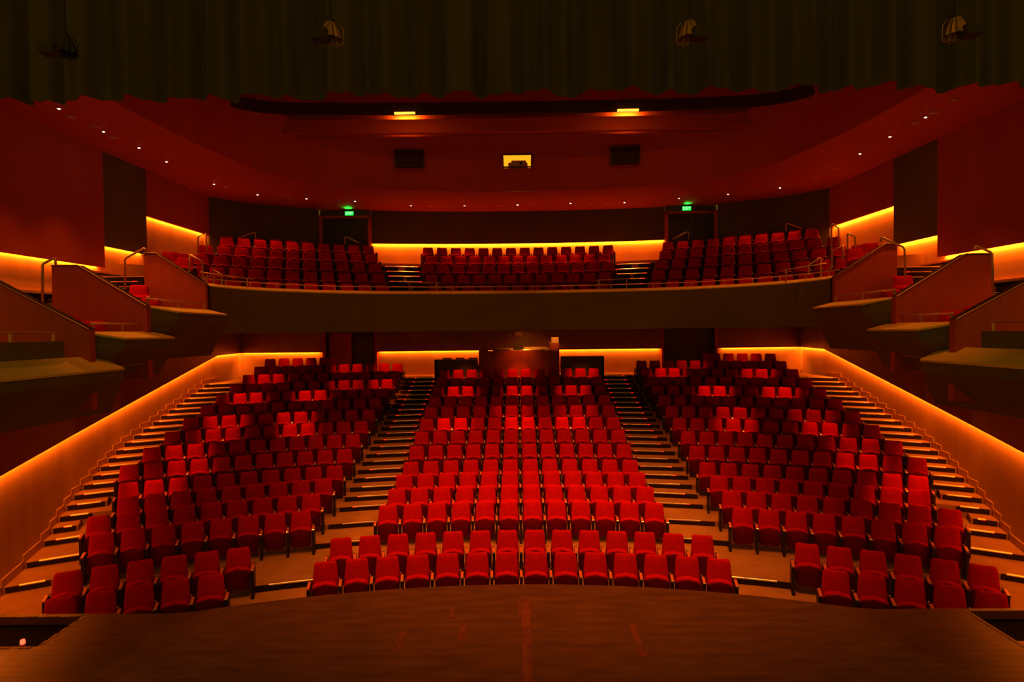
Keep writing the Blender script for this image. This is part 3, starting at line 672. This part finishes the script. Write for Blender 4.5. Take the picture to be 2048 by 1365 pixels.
HR = [  # (label, D, pixel polyline)
    ('beside the lower left parapet top', 11.0, [(85, 612), (85, 531), (88, 527), (108, 517), (111, 518), (111, 530)]),
    ('beside the upper left parapet top', 13.4, [(250, 578), (250, 520), (253, 516), (288, 497), (292, 498), (292, 506)]),
    ('by the left gallery wall, top of stair', 17.2, [(396, 508), (396, 475), (411, 466), (414, 505)]),
    ('left end of balcony, behind the parapet', 15.6, [(379, 544), (379, 511), (381, 510), (405, 523), (406, 561)]),
    ('left end of the balcony front', 16.0, [(427, 569), (427, 539), (443, 549), (444, 569)]),
    ('among the back left balcony seats', 22.2, [(478, 476), (508, 465), (511, 466), (511, 478)]),
    ('in front of the left balcony door', 23.3, [(689, 488), (689, 475), (692, 474), (718, 486)]),
    ('in front of the right balcony door', 23.3, [(1347, 478), (1374, 464), (1377, 465), (1377, 478)]),
    ('among the back right balcony seats', 22.2, [(1572, 462), (1572, 448), (1575, 447), (1604, 457)]),
    ('by the right gallery wall, tall', 17.2, [(1663, 500), (1663, 447), (1666, 448), (1677, 457), (1678, 492)]),
    ('by the right gallery wall, short', 16.6, [(1695, 498), (1695, 468), (1697, 467), (1710, 474), (1711, 502)]),
    ('right end of balcony, behind the parapet', 15.6, [(1664, 535), (1664, 503), (1685, 491), (1688, 520)]),
    ('right end of the balcony front', 16.0, [(1617, 550), (1618, 530), (1640, 516), (1642, 517), (1642, 552)]),
    ('beside the upper right parapet top', 13.4, [(1762, 484), (1762, 477), (1766, 476), (1805, 494), (1809, 499), (1811, 555)]),
    ('beside the lower right parapet top', 11.0, [(1950, 499), (1950, 494), (1954, 493), (1980, 504), (1984, 509), (1986, 586)])]
for lab, D, px in HR:
    P = [PD(x, y, D) for x, y in px]
    t = thing('hand_rail', 'bent tubular metal handrail ' + lab, 'handrail', tuple(P[0]), 0, 'bent tubular handrails')
    m = MB(); m.tube([p - P[0] for p in P], 0.022, 8); m.obj('tube', 'rail_metal', t, True)
    m = MB(); m.lathe([(0.04, 0), (0.045, 0.01), (0.03, 0.02)], 10); m.obj('foot_flange', 'rail_metal', t, True)
# ------------------------------------------------------------------ upper walls with glow strips
ZC = 4.95
def upper_wall(name, x0, y0, x1, y1, zlo, zhi, m_, th=0.2):
    """panel standing proud of the lit wall; (x0,y0)-(x1,y1) is its inner face in plan"""
    d = Vector((x1 - x0, y1 - y0, 0)).normalized(); n = Vector((-d.y, d.x, 0))
    mid = Vector(((x0+x1)/2, (y0+y1)/2, 0))
    if n.dot(Vector((0, 14, 0)) - mid) < 0: n = -n
    a, b = Vector((x0, y0, 0)), Vector((x1, y1, 0)); c, e = b - n * th, a - n * th
    q = MB(); q.strip([(p.x, p.y, E + zlo) for p in (e, a, b, c)], [(p.x, p.y, E + zhi) for p in (e, a, b, c)])
    a2, b2 = a - n*0.05, b - n*0.05
    q.add([(a.x, a.y, E+zlo), (b.x, b.y, E+zlo), (b2.x, b2.y, E+zlo), (a2.x, a2.y, E+zlo)], [(0, 1, 2, 3)])
    q.add([(a2.x, a2.y, E+zlo), (b2.x, b2.y, E+zlo), (b2.x, b2.y, E+zlo+0.3), (a2.x, a2.y, E+zlo+0.3)], [(0, 1, 2, 3)])
    return struct(q.obj(name, m_)), n
PW = 9.0
for s, side in ((-1, 'left'), (1, 'right')):
    lw = MB(); line = [(11.3, 6.8), (11.3, 21.75), (10.15, 23.25), (8.0, 24.42)]
    line.insert(1, (11.3, 16.5)); line.insert(2, (11.3, 16.52)); zl_ = [-1.4, -1.4, 0.06, 0.06, 0.06, 0.06]
    lw.strip([(s*x, y, E + z) for (x, y), z in zip(line, zl_)], [(s*x, y, E + ZC + 0.1) for x, y in line]); lw.strip([(s*(x+0.1), y+0.05, E + z) for (x, y), z in zip(line, zl_)], [(s*(x+0.1), y+0.05, E + ZC + 0.1) for x, y in line])
    struct(lw.obj('wall_balcony_' + side, 'wall_wood'))
    for nm, y0, y1, zl, m_ in (('front', 6.8, 16.2, 1.82, 'panel_red'), ('middle', 16.2, 18.1, 2.41, 'panel_brown'), ('rear', 18.1, 21.75, 3.57, 'panel_red')):
        xx = 11.1 if nm != 'middle' else 11.12
        upper_wall(f'wall_upper_{nm}_{side}', s*xx, y0, s*xx, y1, zl, ZC + 0.05, m_)
        glow_light((s*(11.25), y0 + 0.02, E + zl + 0.03), (s*(11.25), y1 - 0.02, E + zl + 0.03), (-s, 0, 0), PW * (1.15 if s < 0 else 2.3))
    upper_wall(f'wall_upper_corner_{side}', s*11.1, 21.75, s*10.0, 23.1, 2.0, ZC + 0.05, 'panel_dark')
    upper_wall(f'wall_upper_rear_{side}', s*10.0, 23.1, s*7.95, 24.2, 2.0, ZC + 0.05, 'panel_dark')
bk = MB()
def yb(x): return 25.2 - 0.9 * (abs(x) / 7.9) ** 2
xs_ = [-8 + i for i in range(17)]
bk.strip([(x, yb(x) + 0.22, E + 2.3) for x in xs_], [(x, yb(x) + 0.22, E + ZC + 0.1) for x in xs_]); struct(bk.obj('wall_balcony_back', 'wall_wood'))
cx = [-5.95 + 11.9 * i / 12 for i in range(13)]
q = MB(); q.strip([(x, yb(x), E + 3.62) for x in cx], [(x, yb(x), E + ZC + 0.05) for x in cx]); q.strip([(x, yb(x) + 0.05, E + 3.62) for x in cx], [(x, yb(x), E + 3.62) for x in cx])
q.strip([(x, yb(x) + 0.05, E + 3.62) for x in cx], [(x, yb(x) + 0.05, E + 3.9) for x in cx])
struct(q.obj('wall_upper_back', 'panel_dark'))
for i in range(0, 12, 2):
    a, b = cx[i], cx[i+2]
    glow_light((a, yb(a) + 0.165, E + 3.65), (b, yb(b) + 0.165, E + 3.65), (0, -1, 0), 22)
for k, s in enumerate((-1, 1)):
    a, b = sorted((s*5.97, s*7.93)); y = yb(7) - 0.02
    d = MB(); d.box(a + 0.06, b - 0.06, y - 0.02, y + 0.05, E + 2.4, E + 4.62)
    dr = struct(d.obj(f'door_{k+3}', 'black_paint'), f'dark door at the back {["left","right"][k]} of the balcony')
    f = MB(); f.box(a, a + 0.07, y - (0.3 if s < 0 else 0.05), y + 0.3, E + 2.4, E + 4.7); f.box(b - 0.07, b, y - (0.3 if s > 0 else 0.05), y + 0.3, E + 2.4, E + 4.7); f.box(a, b, y - 0.05, y + 0.05, E + 4.62, E + 4.72); f.obj('door_frame', 'panel_red', dr)
    f = MB(); f.box((a+b)/2 - 0.01, (a+b)/2 + 0.01, y - 0.03, y - 0.02, E + 2.4, E + 4.6); f.obj('leaf_joint', 'panel_dark', dr)
    f = MB(); f.box(a, b, y + 0.0, y + 0.1, E + 4.72, E + ZC + 0.02); struct(f.obj(f'trim_{k+3}', 'panel_dark'))
# exit signs
for k, (x, y) in enumerate([(699, 427.5), (1373, 417.5)]):
    p = PD(x, y, 24.3)
    t = thing('exit_sign', f'glowing green exit sign over the {["left","right"][k]} balcony door', 'sign', (p.x, p.y, p.z), 0, 'green exit signs over the balcony doors')
    m = MB(); m.add(*rbox(0.38, 0.06, 0.19, 0.006)); m.obj('housing', 'black_metal', t)
    m = MB(); m.box(-0.175, 0.175, -0.036, -0.031, -0.083, 0.083); lf = m.obj('lit_face', 'sign_green', t)
    m = MB()
    for sx in (-0.12, 0.12): m.box(sx - 0.008, sx + 0.008, -0.01, 0.01, 0.09, E + 4.96 - p.z)
    m.obj('hanger', 'black_metal', t)
    cu = bpy.data.curves.new('lettering', 'FONT'); cu.body = 'EXIT'; cu.size = 0.15; cu.align_x = 'CENTER'; cu.align_y = 'CENTER'; cu.extrude = 0.002; cu.offset = 0.003
    tmp_ = bpy.data.objects.new('lettering_curve', cu); C.objects.link(tmp_); bpy.context.view_layer.update()
    lme = bpy.data.meshes.new_from_object(tmp_.evaluated_get(bpy.context.evaluated_depsgraph_get())); bpy.data.objects.remove(tmp_)
    lo = bpy.data.objects.new('lettering', lme); C.objects.link(lo); lo.parent = lf; lme.materials.clear(); lme.materials.append(MATS['sign_white']); lo.location = (0.0, -0.040, 0); lo.rotation_euler = (PI/2, 0, 0)
    link_light('exit_sign_light', 'SPOT', (p.x, p.y - 0.12, p.z + 0.10), 110, (0.0, 1.0, 0.03), (p.x, p.y - 0.55, p.z + 1.0), spot_size=math.radians(125), spot_blend=1.0, shadow_soft_size=0.05)
# ------------------------------------------------------------------ ceiling
outer = [(11.2, 6.8), (11.2, 13.7), (11.2, 15.6), (11.2, 18.2), (11.2, 21.7), (10.1, 23.2), (8.0, 24.4), (6.8, 24.7), (3.4, 25.2), (0, 25.4)]
inner = [(8.7, 6.8), (8.5, 13.7), (8.35, 15.6), (7.9, 18.2), (6.7, 20.1), (6.0, 20.5), (5.2, 20.85), (4.0, 21.2), (2.0, 21.5), (0, 21.6)]
OUT = [(-x, y) for x, y in outer] + [(x, y) for x, y in reversed(outer[:-1])]; INN = [(-x, y) for x, y in inner] + [(x, y) for x, y in reversed(inner[:-1])]
c = MB(); c.strip([(x, y, E + ZC) for x, y in OUT], [(x, y, E + ZC) for x, y in INN]); struct(c.obj('ceiling', 'ceiling_red'), 'dark red ceiling ring carrying small round downlights')
c = MB(); top = [(x * 0.985, y - (0.0 if y < 18 else 0.9), E + (6.62 if y > 18 else 7.6)) for x, y in INN]
bot = [(x, y, E + ZC) for x, y in INN]; ic = [i for i, p in enumerate(INN) if abs(p[0]) <= 2.01]
c.strip(bot[:ic[0] + 1], top[:ic[0] + 1]); c.strip(bot[ic[-1]:], top[ic[-1]:])
pw = PD(1034.5, 322.5, 21.05); W2, H2 = 27.5 * 21.05 / F, 11.5 * 21.05 / F
gx = [-2.0, pw.x - W2, pw.x + W2, 2.0]; gz = [E + ZC, pw.z - H2, pw.z + H2, E + 6.62]
def gy(x, z): return 21.6 - 0.05 * abs(x) - 0.9 * (z - E - ZC) / (6.62 - ZC)
for i in range(3):
    for j in range(3):
        if (i, j) == (1, 1): continue
        kx = (lambda x, z: x * (1 - 0.015 * (z - E - ZC) / 1.67) if abs(x) > 1.9 else x)
        q4 = [(gx[i], gz[j]), (gx[i+1], gz[j]), (gx[i+1], gz[j+1]), (gx[i], gz[j+1])]
        c.add([(kx(x, z), gy(x, z), z) for x, z in q4], [(0, 1, 2, 3)])
struct(c.obj('ceiling_bulkhead', 'ceiling_red', None, False), 'dark red bulkhead rising from the ceiling ring')
c = MB(); c.box(-9.2, 9.2, 19.17, 22, E + 6.62, E + 6.7); struct(c.obj('ceiling_recess', 'ceiling_red'))
c = MB(); c.box(-9.5, 9.5, 6.8, 19.2, E + 7.6, E + 7.7); struct(c.obj('ceiling_upper', 'ceiling_red'))
def beam(name, pts, z0, z1, th, m_):
    q = MB(); cv = smooth_curve(pts, 4); ci = offset(cv, th)
    q.strip([(x, y, E + z0) for x, y in cv], [(x, y, E + z1) for x, y in cv]); q.strip([(x, y, E + z0) for x, y in ci], [(x, y, E + z0) for x, y in cv]); q.strip([(x, y, E + z1) for x, y in cv], [(x, y, E + z1) for x, y in ci]); q.strip([(x, y, E + z1) for x, y in ci], [(x, y, E + z0) for x, y in ci])
    return q.obj(name, m_)
struct(beam('ceiling_beam', [(0, 18.75), (4, 18.75), (7.2, 18.55), (8.3, 17.8)], 6.14, 6.56, 0.16, 'ceiling_red'), 'red ceiling beam below the lighting bridge')
struct(beam('ceiling_beam_back', [(0, 19.12), (4, 19.12), (7.2, 18.95), (8.3, 18.2)], 6.14, 7.6, 0.05, 'ceiling_red'))
struct(beam('ceiling_upper_beam', [(0, 18.4), (4, 18.4), (7.2, 18.1), (8.3, 17.2)], 6.92, 7.55, 0.2, 'ceiling_red'))
tag(beam('lighting_bridge', [(0, 17.7), (4, 17.65), (7.2, 17.35), (8.5, 16.1)], 6.34, 6.66, 0.12, 'black_paint'), 'long black lighting bridge spanning the ceiling', 'lighting bridge')
# flood lamps under the bridge
for k, (xa, xb, y) in enumerate([(789, 830, 226), (1235, 1277, 220)]):
    a = PD(xa, y, 17.5); b = PD(xb, y, 17.5); mid = (a + b) / 2; hw = (b - a).length / 2
    t = thing('flood_light', f'bright amber flood lamp hanging under the {["left","right"][k]} half of the lighting bridge', 'lamp', tuple(mid), 0, 'flood lamps under the lighting bridge')
    m = MB(); m.add(*rbox(hw*2, 0.07, 0.04, 0.008), M=Matrix.Translation((0, 0, 0.035))); m.obj('housing', 'black_metal', t)
    m = MB(); m.box(-hw, hw, -0.04, 0.03, -0.03, 0.014); m.obj('lamp_tube', 'flood_lamp', t)
    for sx in (-1, 1):
        m = MB(); m.tube([(sx*hw, 0, 0), (sx*hw, 0, 0.32)], 0.013, 6); m.obj('hanger_rod', 'brass', t)
    link_light('flood_light_glow', 'AREA', (mid.x * 1.075, 18.98, E + 6.60), 40, (1, 0.33, 0.03), (mid.x * 1.075, 19.3, E + 6.68), shape='RECTANGLE', size=hw*2, size_y=0.04)
    link_light('flood_light_spill', 'AREA', (mid.x, mid.y, mid.z - 0.03), 10, (1, 0.28, 0.03), (mid.x, mid.y + 0.8, mid.z - 0.6), shape='RECTANGLE', size=hw*2, size_y=0.05)
# projection window and two dark ports
t = thing('projection_window', 'small amber lit projection room window in the ceiling bulkhead', 'window', tuple(pw))
m = MB(); m.box(-W2 - .3, W2 + .3, 0.9, 0.94, -H2 - .3, H2 + .3); m.obj('lit_room', 'amber_room', t)
m = MB(); m.box(-W2 - .02, -W2, 0.0, 0.9, -H2, H2); m.box(W2, W2 + .02, 0.0, 0.9, -H2, H2); m.box(-W2, W2, 0.15, 0.9, -H2 - .02, -H2); m.obj('reveal', 'cream', t)
m = MB(); fw = 0.03
m.box(-W2 - fw, W2 + fw, -0.10, 0.0, H2, H2 + fw); m.box(-W2 - fw, W2 + fw, -0.10, 0.0, -H2 - fw, -H2); m.box(-W2 - fw, -W2, -0.10, 0.0, -H2, H2); m.box(W2, W2 + fw, -0.10, 0.0, -H2, H2); m.obj('frame', 'panel_dark', t)
r = thing('projector', 'dark projector standing behind the amber projection window', 'projector', (pw.x + 0.02, pw.y + 0.45, pw.z - H2))
m = MB(); m.add(*rbox(0.68, 0.3, 0.25, 0.03), M=Matrix.Translation((0, 0, 0.12))); m.add(*rbox(0.52, 0.25, 0.10, 0.02), M=Matrix.Translation((0.03, 0, 0.27))); pb3 = m.obj('body', 'ledge_tan', r)
m = MB(); m.lathe([(0.05, 0), (0.05, 0.06), (0.04, 0.07)], 12, Matrix.Translation((0.1, -0.15, 0.2)) @ Matrix.Rotation(PI/2, 4, 'X')); m.obj('lens', 'black_metal', pb3)
for k, (x, y) in enumerate([(818.5, 317.5), (1250, 310)]):
    p = PD(x, y, 20.55); rz = 0.14 if k == 0 else -0.14
    t = thing('wall_port', f'dark rectangular port in the bulkhead {["left","right"][k]} of the projection window', 'opening', tuple(p), rz, 'dark ports in the ceiling bulkhead')
    m = MB(); m.box(-0.46, 0.46, -0.05, 0.3, -0.24, 0.24); m.obj('glass', 'black_paint', t)
    m = MB(); m.box(-0.49, 0.49, -0.06, -0.03, 0.24, 0.27); m.box(-0.49, 0.49, -0.06, -0.03, -0.27, -0.24); m.box(-0.49, -0.46, -0.06, -0.03, -0.24, 0.24); m.box(0.46, 0.49, -0.06, -0.03, -0.24, 0.24); m.obj('frame', 'panel_dark', t)
# downlights in the ceiling ring
LIT = [(118, 218), (207, 264), (278, 296), (333, 324), (428, 369), (515, 390), (613, 398), (710, 403), (822, 412), (929, 412), (1035, 410.5), (1141, 407), (1249, 405.5),
       (1358, 397), (1456, 389), (1560, 376), (1720, 308), (1780, 274), (1851, 235)]
DIM = [(143, 235), (186, 253), (228, 276), (399, 357), (451, 374), (579, 396), (676, 403), (750, 409), (858, 413), (893, 415), (1002, 412), (1070, 411), (1179, 407), (1214, 409),
       (1310, 401), (1390, 395), (1508, 384), (1630, 357), (1650, 346), (1671, 337), (1831, 247), (1870, 226), (1908, 201)]
mt = MB().lathe([(0.03, 0), (0.055, 0.0), (0.06, 0.012), (0.03, 0.012)], 16).mesh('trim_ring', 'lamp_off', False)
ml = MB().lathe([(0.0, -0.008), (0.018, -0.006), (0.026, 0.004), (0.026, 0.01)], 14).mesh('bulb', 'lamp_white', True)
mo = MB().lathe([(0.0, -0.006), (0.08, -0.004), (0.10, 0.0), (0.10, 0.01)], 16).mesh('diffuser', 'lamp_off', True)
for i, (x, y) in enumerate(LIT):
    p = PZ(x, y, ZC - 0.016)
    t = thing('downlight', f'small bright ceiling downlight, {ORD[i+1]} of the lit ones from the left', 'ceiling light', tuple(p), 0, 'lit ceiling downlights')
    tr_ = copy_part(mt, 'trim_ring', t); copy_part(ml, 'bulb', tr_)
    side_ = abs(p.x) > 8
    link_light('downlight_beam', 'SPOT', (p.x, p.y, p.z - 0.05), (290 if abs(p.x) < 4.5 else 52) if not side_ else (420 if p.y < 15.5 else 120), (1.0, 0.22, 0.03), (p.x * (0.94 if side_ else 1.0), p.y - (0.6 if not side_ else 0.1), p.z - 3), spot_size=math.radians(58 if not side_ else 84), spot_blend=0.8, shadow_soft_size=0.04)
for i, (x, y) in enumerate(DIM):
    p = PZ(x, y, ZC - 0.012); t = thing('unlit_downlight', f'round unlit ceiling fitting, {ORD[i+1]} of the unlit ones from the left', 'ceiling light', tuple(p), 0, 'unlit round ceiling fittings')
    copy_part(mo, 'diffuser', t)
link_light('desk_fill', 'SPOT', (0, 24.1, E - 0.03), 45, (1.0, 0.16, 0.012), (0, 25.2, E - 1.6), spot_size=math.radians(80), spot_blend=1.0, shadow_soft_size=0.03)  # added spot without a fitting, brightens the desk front
link_light('desk_top_fill', 'SPOT', (0.3, 24.9, E - 0.03), 60, (1.0, 0.26, 0.03), (0.3, 25.7, E - 1.2), spot_size=math.radians(120), spot_blend=1.0, shadow_soft_size=0.03)  # added fill from above so the consoles show, no lamp on the desk
link_light('post_fill', 'SPOT', (1.6, 24.5, E - 0.03), 26, (1.0, 0.28, 0.03), (1.5, 25.2, E - 0.45), spot_size=math.radians(50), spot_blend=0.8, shadow_soft_size=0.03)  # added spot that brightens the box on the right post
# small lamps under the balcony
for k, (x, y, lab) in enumerate([(907, 661, 'left of the sound desk'), (1472, 652, 'on the right')]):
    p = PD(x, y, 26.6); t = thing('wall_spot', f'tiny lit lamp high on the stalls back wall {lab}', 'lamp', tuple(p), 0)
    m = MB(); m.lathe([(0.0, -0.02), (0.03, -0.01), (0.03, 0.02), (0.0, 0.03)], 10); o = m.obj('lens', 'lamp_off', t, True); m = MB(); m.box(-0.02, 0.02, 0, 0.12, 0.0, 0.03); m.obj('bracket', 'black_metal', t)
# downlights in the stalls ceiling that pick out single seats  (px, py, row, power)
POOLS = [(445, 838, 10, 30), (585, 838, 10, 30), (432, 868, 9, 22), (590, 860, 9, 30), (488, 795, 12, 34), (618, 790, 12, 34), (530, 757, 14, 30), (695, 738, 15, 24), (780, 735, 15, 30), (771, 768, 13, 30), (583, 727, 16, 22), (690, 768, 13, 18),
         (928, 744, 14, 30), (1038, 743, 14, 30), (1165, 740, 14, 34), (920, 781, 12, 38), (1038, 780, 12, 38), (1145, 777, 12, 30), (905, 850, 9, 38), (1038, 849, 9, 40), (1140, 846, 9, 34), (1023, 820, 10, 18), (1154, 822, 10, 16),
         (1337, 741, 14, 32), (1513, 741, 14, 30), (1427, 780, 12, 38), (1557, 780, 12, 38), (1465, 824, 10, 22), (1620, 824, 10, 14), (1470, 848, 9, 28), (1642, 853, 9, 30), (1484, 715, 16, 16), (1380, 730, 15, 14),
         (300, 975, 6, 26), (364, 905, 8, 26), (368, 936, 7, 24), (1716, 915, 7, 28), (1810, 958, 6, 30), (1790, 985, 5, 20), (1706, 888, 8, 18)]
for x, y, n, p in POOLS:
    u_ = (x - 1037.5) / F; R_ = RT[n] + 0.36; b_ = -2 * YC; D_ = (-b_ + math.sqrt(b_*b_ - 4*(1 + u_*u_)*(YC*YC - R_*R_))) / (2*(1 + u_*u_))
    q = Vector((u_ * D_, D_, E + FZ[n] + 0.66)); under = q.y > 18
    if under: src = (q.x * 1.0, q.y - 0.7, E - 0.02)
    else: src = (q.x * 1.01, q.y - 0.6, E - 0.9 if abs(q.x) > 8.1 else E - 0.9)
    h = src[2] - q.z
    link_light('stalls_downlight', 'SPOT', src, p * (h / 2.0) ** 2 * 6.5, (1.0, 0.12, 0.012), (q.x, q.y + 0.05, q.z), spot_size=2.1 * math.atan(0.74 / (h * 1.05)), spot_blend=0.85, shadow_soft_size=0.03)
# ------------------------------------------------------------------ border curtain and hanging lanterns
cu = MB(); nU = 560; x0, x1 = -9.2, 9.2; rows = []
ph = [random.uniform(0, 6.28) for _ in range(6)]
def fold(x): return 0.06 * math.sin(x * 11 + 1.3 * math.sin(x * 2.1 + ph[0])) + 0.05 * math.sin(x * 23 + ph[1] + math.sin(x * 3)) + 0.03 * math.sin(x * 5 + ph[2])
def hem(x): return 3.235 + 0.030 * math.sin(x * 5.3 + 1.2 * math.sin(x * 1.7 + ph[3])) + 0.018 * math.sin(x * 11 + ph[4]) 
for z in (None, 3.5, 4.2, 5.2, 6.6, 7.7):
    rows.append([(x0 + (x1 - x0) * i / nU, 8.3 + fold(x0 + (x1 - x0) * i / nU) * (1.0 if z is None else max(0.35, 1 - 0.13 * (z - 3.2))), E + (hem(x0 + (x1 - x0) * i / nU) if z is None else z)) for i in range(nU + 1)])
for a, b in zip(rows, rows[1:]): cu.strip(a, b)
cu.strip([(x, y + 0.012, z) for x, y, z in rows[0]], rows[0]); cu.strip([(x, y + 0.012, z) for x, y, z in rows[0]], [(x, y + 0.012, z) for x, y, z in rows[1]])
tag(cu.obj('border_curtain', 'black_velvet', None, True), 'black pleated border curtain hanging across the top of the stage opening', 'curtain')
def lantern(px, py, lab, flip, dim):
    D = 7.4; p = PD(px, py, D)
    t = thing('stage_lantern', f'hanging stage lantern with ribbed shade, {lab}', 'stage light', tuple(p), 0, 'stage lanterns hanging before the border curtain')
    N = 28; vs = []; fs = []
    for j, (r, z) in enumerate([(0.055, 0.11), (0.10, 0.02), (0.14, -0.10)]):
        for k in range(N):
            rr = r * (1 + (0.07 if k % 2 else -0.05)); vs.append((rr * math.cos(2*PI*k/N), rr * math.sin(2*PI*k/N), z))
    for j in range(2):
        for k in range(N): fs.append((j*N + k, j*N + (k+1) % N, (j+1)*N + (k+1) % N, (j+1)*N + k))
    fs.append(tuple(range(N)))
    m = MB().add(vs, fs); m.obj('ribbed_shade', 'brass' if not dim else 'black_metal', t)  # dim lantern: its lack of light is put into darker metal
    m = MB(); m.add(*rbox(0.19, 0.16, 0.14, 0.015), M=Matrix.Translation((-0.085 * flip, -0.13, -0.10))); m.obj('housing', 'black_paint', t)
    m = MB(); m.tube([(0.10*flip, 0, 0.10), (0.155*flip, 0, 0.03), (0.16*flip, 0, -0.13), (0.13*flip, 0, -0.165), (0.08*flip, 0, -0.16), (0.07*flip, 0, -0.2)], 0.008, 6); m.obj('handle', 'brass' if not dim else 'black_metal', t, True)
    m = MB(); m.tube([(0, 0, 0.10), (0, 0, 0.2), (0.0, 0, 2.6)], [0.03, 0.015, 0.012], 8); m.obj('hanging_rod', 'black_metal', t, True)
    m = MB(); m.lathe([(0.0, 0.10), (0.05, 0.105), (0.045, 0.15), (0.02, 0.17)], 14); m.obj('top_cap', 'black_metal', t, True)
lantern(661, 64, 'left of centre', 1, False); lantern(1379, 62, 'right of centre', -1, False); lantern(1911, 56, 'far right', -1, False); lantern(130, 92, 'far left, in the dark', 1, True)
for x in (661, 1379, 1911):
    p = PD(x, 60, 7.4); link_light('lantern_fill', 'SPOT', (p.x + 0.3, 5.6, p.z + 1.4), 6.0, (1, 0.36, 0.06), tuple(p), spot_size=0.24, spot_blend=1.0, shadow_soft_size=0.03)  # unseen spots added so the lanterns catch a warm glint
bpy.context.view_layer.update()
